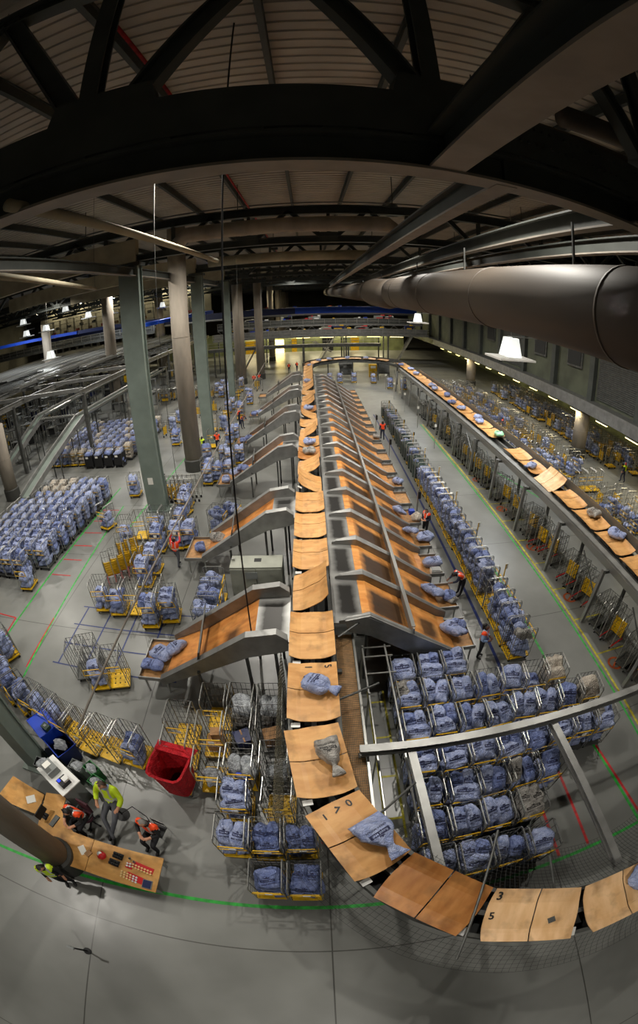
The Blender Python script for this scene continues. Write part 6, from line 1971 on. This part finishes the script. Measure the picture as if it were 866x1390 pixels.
    def shell(faces, off, name, mats2, mf):
        used = {}; vv = []; ff = []; mm = []
        for fi in faces:
            g = []
            for i in F[fi]:
                if i not in used:
                    used[i] = len(vv); vv.append(Vector(P[i]) + N[i] * off)
                g.append(used[i])
            ff.append(tuple(g)); mm.append(mf(fi))
        if not vv: return
        k = MB(); k.v = [tuple(v) for v in vv]; k.f = ff; k.m = mm
        o = k.build(name, mats2, body, smooth=True); return o
    if vest:
        cen = {fi: c for fi, c in torso}
        w0, c0, n0 = Vector(J['waist']), Vector(J['chest']), Vector(J['neck'])
        up = (n0 - Vector(J['pelvis'])).normalized()
        rt = (Vector(J['shL']) - Vector(J['shR'])).normalized()
        def mf(fi):
            c = cen[fi] - Vector(J['pelvis']); h = c.dot(up); s = abs(c.dot(rt))
            if .12 < h < .19: return 1
            if h > .25 and .075 < s < .125: return 1
            return 0
        shell([f_ for f_, c in torso if (c - Vector(J['pelvis'])).dot(up) > -.06], .017, 'safety_vest', [M[vest], M['silver']], mf)
    if sleeves:
        for sd in 'LR':
            arm = [fi for fi, f_ in enumerate(F) if near_seg(sum((Vector(P[i]) for i in f_), Vector()) / len(f_))[1][0] in ('sh' + sd, 'el' + sd) and mb.m[fi] == 0]
            shell(arm, .015, 'jacket_sleeve', [M[sleeves]], lambda f_: 0)
    if hairf:
        shell(hairf, .016, 'hair', [M[hair]], lambda f_: 0)
    if long_hair:
        pts = [face_pt(0, .06, .07), face_pt(0, .115, 0), face_pt(0, .12, -.1), face_pt(0, .11, -.2)]
        MB().path(pts, [.05, .07, .06, .025], 10).build('ponytail', M[hair], body, smooth=True)
    bpy.data.meshes.remove(m2)
    return body
down = dict(head=(0, -.07, 1.585), top=(0, -.09, 1.67))
hands_front = dict(elL=(.27, .0, 1.13), wrL=(.12, -.22, 1.08), haL=(.06, -.28, 1.1), elR=(-.27, .0, 1.13), wrR=(-.12, -.22, 1.06), haR=(-.05, -.27, 1.07))
sit = dict(pelvis=(0, 0, .55), waist=(0, -.03, .72), chest=(0, -.10, .92), neck=(0, -.16, 1.06), head=(0, -.24, 1.16), top=(0, -.29, 1.23), shL=(.18, -.12, 1.0), shR=(-.18, -.12, 1.0), elL=(.27, -.22, .8), wrL=(.16, -.45, .82), haL=(.1, -.53, .82),
           elR=(-.27, -.22, .8), wrR=(-.14, -.46, .82), haR=(-.06, -.53, .82), hiL=(.1, -.02, .54), knL=(.14, -.42, .52), anL=(.13, -.42, .1), toL=(.14, -.58, .045), hiR=(-.1, -.02, .54), knR=(-.14, -.42, .52), anR=(-.13, -.42, .1), toR=(-.14, -.58, .045))
# at the desk
person('man in a yellow high visibility jacket perched on a stool with crossed ankles', -5.9, 3.62, R(-4), dict(pelvis=(0, .28, .66), waist=(0, .36, .83), chest=(0, .42, 1.04), neck=(0, .42, 1.2), head=(0, .36, 1.32), top=(0, .34, 1.4), shL=(.2, .42, 1.13), shR=(-.2, .42, 1.13), elL=(.33, .3, .9), wrL=(.28, .08, .8), haL=(.24, .0, .78), elR=(-.33, .3, .9), wrR=(-.28, .08, .8), haR=(-.24, .0, .78), hiL=(.1, .22, .64), hiR=(-.1, .22, .64), knL=(.15, -.2, .52), knR=(-.15, -.2, .52), anL=(-.03, -.5, .12), toL=(-.06, -.68, .06), anR=(.05, -.58, .1), toR=(.06, -.76, .05)), sleeves='hiyel', scale=1.27, top='clblue', legs='cgrey', vest='hiyel', hair='hairbr')
person('man in an orange vest sitting at the desk looking down at his hands', -4.55, 3.32, R(-14), dict(sit, chest=(0, .0, .95), waist=(0, .0, .75), neck=(0, 0, 1.12), head=(0, -.06, 1.24), top=(0, -.09, 1.31), shL=(.2, 0, 1.04), shR=(-.2, 0, 1.04), elL=(.29, -.1, .82), wrL=(.12, -.3, .84), haL=(.07, -.35, .86), elR=(-.29, -.1, .82), wrR=(-.12, -.3, .84), haR=(-.05, -.35, .84)), scale=1.18, top='cblack', legs='cblack', vest='orange', hair='hairg')
person('seated worker in a black jacket with orange vest leaning over the corner desk', -6.78, 3.25, R(-18), sit, scale=1.18, top='cblack', legs='cblack', vest='orange', hair='hairb')
person('person in black with yellow vest half hidden behind the desk column', -6.95, .88, R(30), dict(down), scale=1.1, top='cblack', legs='cblack', vest='hiyel', hair='hairb')
# at the aisle
person('woman with dark ponytail and orange vest standing by the first chute table', 5.92, 10.25, R(55), dict(hands_front), top='clblue', legs='cblack', skin='skind', hair='hairb', long_hair=True)
bend = dict(pelvis=(0, .12, .95), waist=(0, -.02, 1.08), chest=(0, -.2, 1.2), neck=(0, -.33, 1.26), head=(0, -.45, 1.27), top=(0, -.53, 1.29), shL=(.18, -.22, 1.24), shR=(-.18, -.22, 1.24), elL=(.22, -.38, 1.02), wrL=(.15, -.6, .98), haL=(.12, -.68, .98),
            elR=(-.22, -.38, 1.02), wrR=(-.15, -.58, .98), haR=(-.1, -.66, .98), hiL=(.1, .12, .9), hiR=(-.1, .12, .9), knL=(.11, .08, .5), knR=(-.11, .08, .5))
person('worker in an orange vest bending over the third chute table', 6.2, 14.1, R(-75), bend, top='cnavy', legs='cblack', skin='skind', hair='hairb')
person('man in an orange vest at the fifth chute table studying something in his hands', 5.85, 19.25, R(-60), dict(down, **hands_front), top='cnavy', legs='cblack', hair='hairb')
walk = dict(knL=(.1, -.16, .52), anL=(.1, -.12, .12), toL=(.11, -.3, .07), anR=(-.1, .2, .12), knR=(-.1, .06, .5), toR=(-.11, .05, .045))
person('person in an orange vest walking up the aisle far along', 6.15, 35.5, R(180), walk, top='cnavy', legs='cnavy', fingers=False)
raise_ = dict(elL=(.3, -.1, 1.55), wrL=(.22, -.2, 1.78), haL=(.2, -.24, 1.86), elR=(-.28, -.14, 1.5), wrR=(-.16, -.3, 1.68), haR=(-.12, -.34, 1.75), head=(0, .0, 1.62), top=(0, .02, 1.7))
person('worker in a striped orange vest and shorts raising both arms by the second side chute', -6.85, 17.1, R(160), dict(raise_, **{k: walk[k] for k in walk}), top='redp', legs='cgrey', skin='skin', hair='hairbr')
G = 'distant staff'
for k, (x, y, vst, l, rz) in enumerate(((-9.07, 33.1, 'hiyel', 'person in a bright yellow vest behind the thick concrete column', 150), (-8.0, 34.1, 'orange', 'person in an orange vest next to the one in bright yellow', 20),
        (-11.6, 29.0, 'orange', 'person in an orange vest passing behind the tall green column', 90), (-7.3, 41.9, 'orange', 'person in an orange vest sorting between the side chutes and cages', -60), (-6.75, 40.4, 'orange', 'person in an orange vest bending beside a colleague among the cages', 40),
        (-8.2, 62.3, 'orange', 'person in orange by the round column, nearer the wall of the pair', 0), (-7.55, 63.2, 'orange', 'person in orange beside the last side chute, of the far pair', 10), (-3.5, 72.6, 'orange', 'person in orange beyond the far end of the sorter', 0), (-2.2, 74.0, 'orange', 'person in dark red beyond the far end of the sorter', 30),
        (18.3, 36.8, 'orange', 'person in navy and orange among the storage cages', 60), (24.5, 24.7, 'hiyel', 'person in a bright yellow vest and red cap in the storage area', 200))):
    person(l, x, y, R(rz), walk if k in (2, 10) else (bend if k == 4 else hands_front), top='cnavy' if k != 5 else 'redp', legs='cnavy', vest=vst, fingers=False, hair='redp' if k == 10 else 'hairb', group=G)
# far end bits
for k, (x, y) in enumerate(((8.6, 66.5), (13.6, 67))):
    b = root('tipper_chute', 'tall dark tipping hopper behind the far bend, %s' % ('near the aisle end' if k == 0 else 'towards the return run'), 'hopper', None, (x - 3 + k, y, 0))
    MB().add([(-.9, -.5, .7), (.9, -.5, .7), (1.1, .7, 2.8), (-1.1, .7, 2.8), (-.9, -.4, .5), (.9, -.4, .5), (1.1, .8, 2.6), (-1.1, .8, 2.6)], [(0, 1, 2, 3), (7, 6, 5, 4), (0, 4, 5, 1), (1, 5, 6, 2), (2, 6, 7, 3), (3, 7, 4, 0)]).build('hopper_plate', M['steeld'], b)
    for sx in (-.9, .9):
        MB().bar((sx, -.3, 0), (sx, -.3, .8), .1, .1).build('leg', M['steeld'], b); MB().bar((sx, .7, 0), (sx, .7, 2.7), .1, .1).build('leg', M['steeld'], b)
b = root('yellow_cupboard', 'yellow cupboard standing at the far end of the aisle', 'cupboard', None, (9.9, 67, 0)); MB().box((0, 0, 1.0), (1.2, .8, 2.0)).build('body', M['yellow'], b); MB().box((0, -.42, 1.6), (.8, .02, .4)).build('window_panel', M['card'], b); MB().box((0, -.42, .7), (.03, .03, 1.0)).build('handle', M['black'], b)
for k in range(5):
    p = root('aisle_post', 'thin galvanised post on the far side lane, %s back' % nth(k + 1), 'post', 'thin posts by the return run', (10.2, 33 + k * 6, 0))
    MB().bar((0, 0, 0), (0, 0, 2.2), .06, .06).build('pole', M['tube'], p); MB().box((0, -.04, 2.0), (.2, .02, .24)).build('sign_plate', M['card'], p)
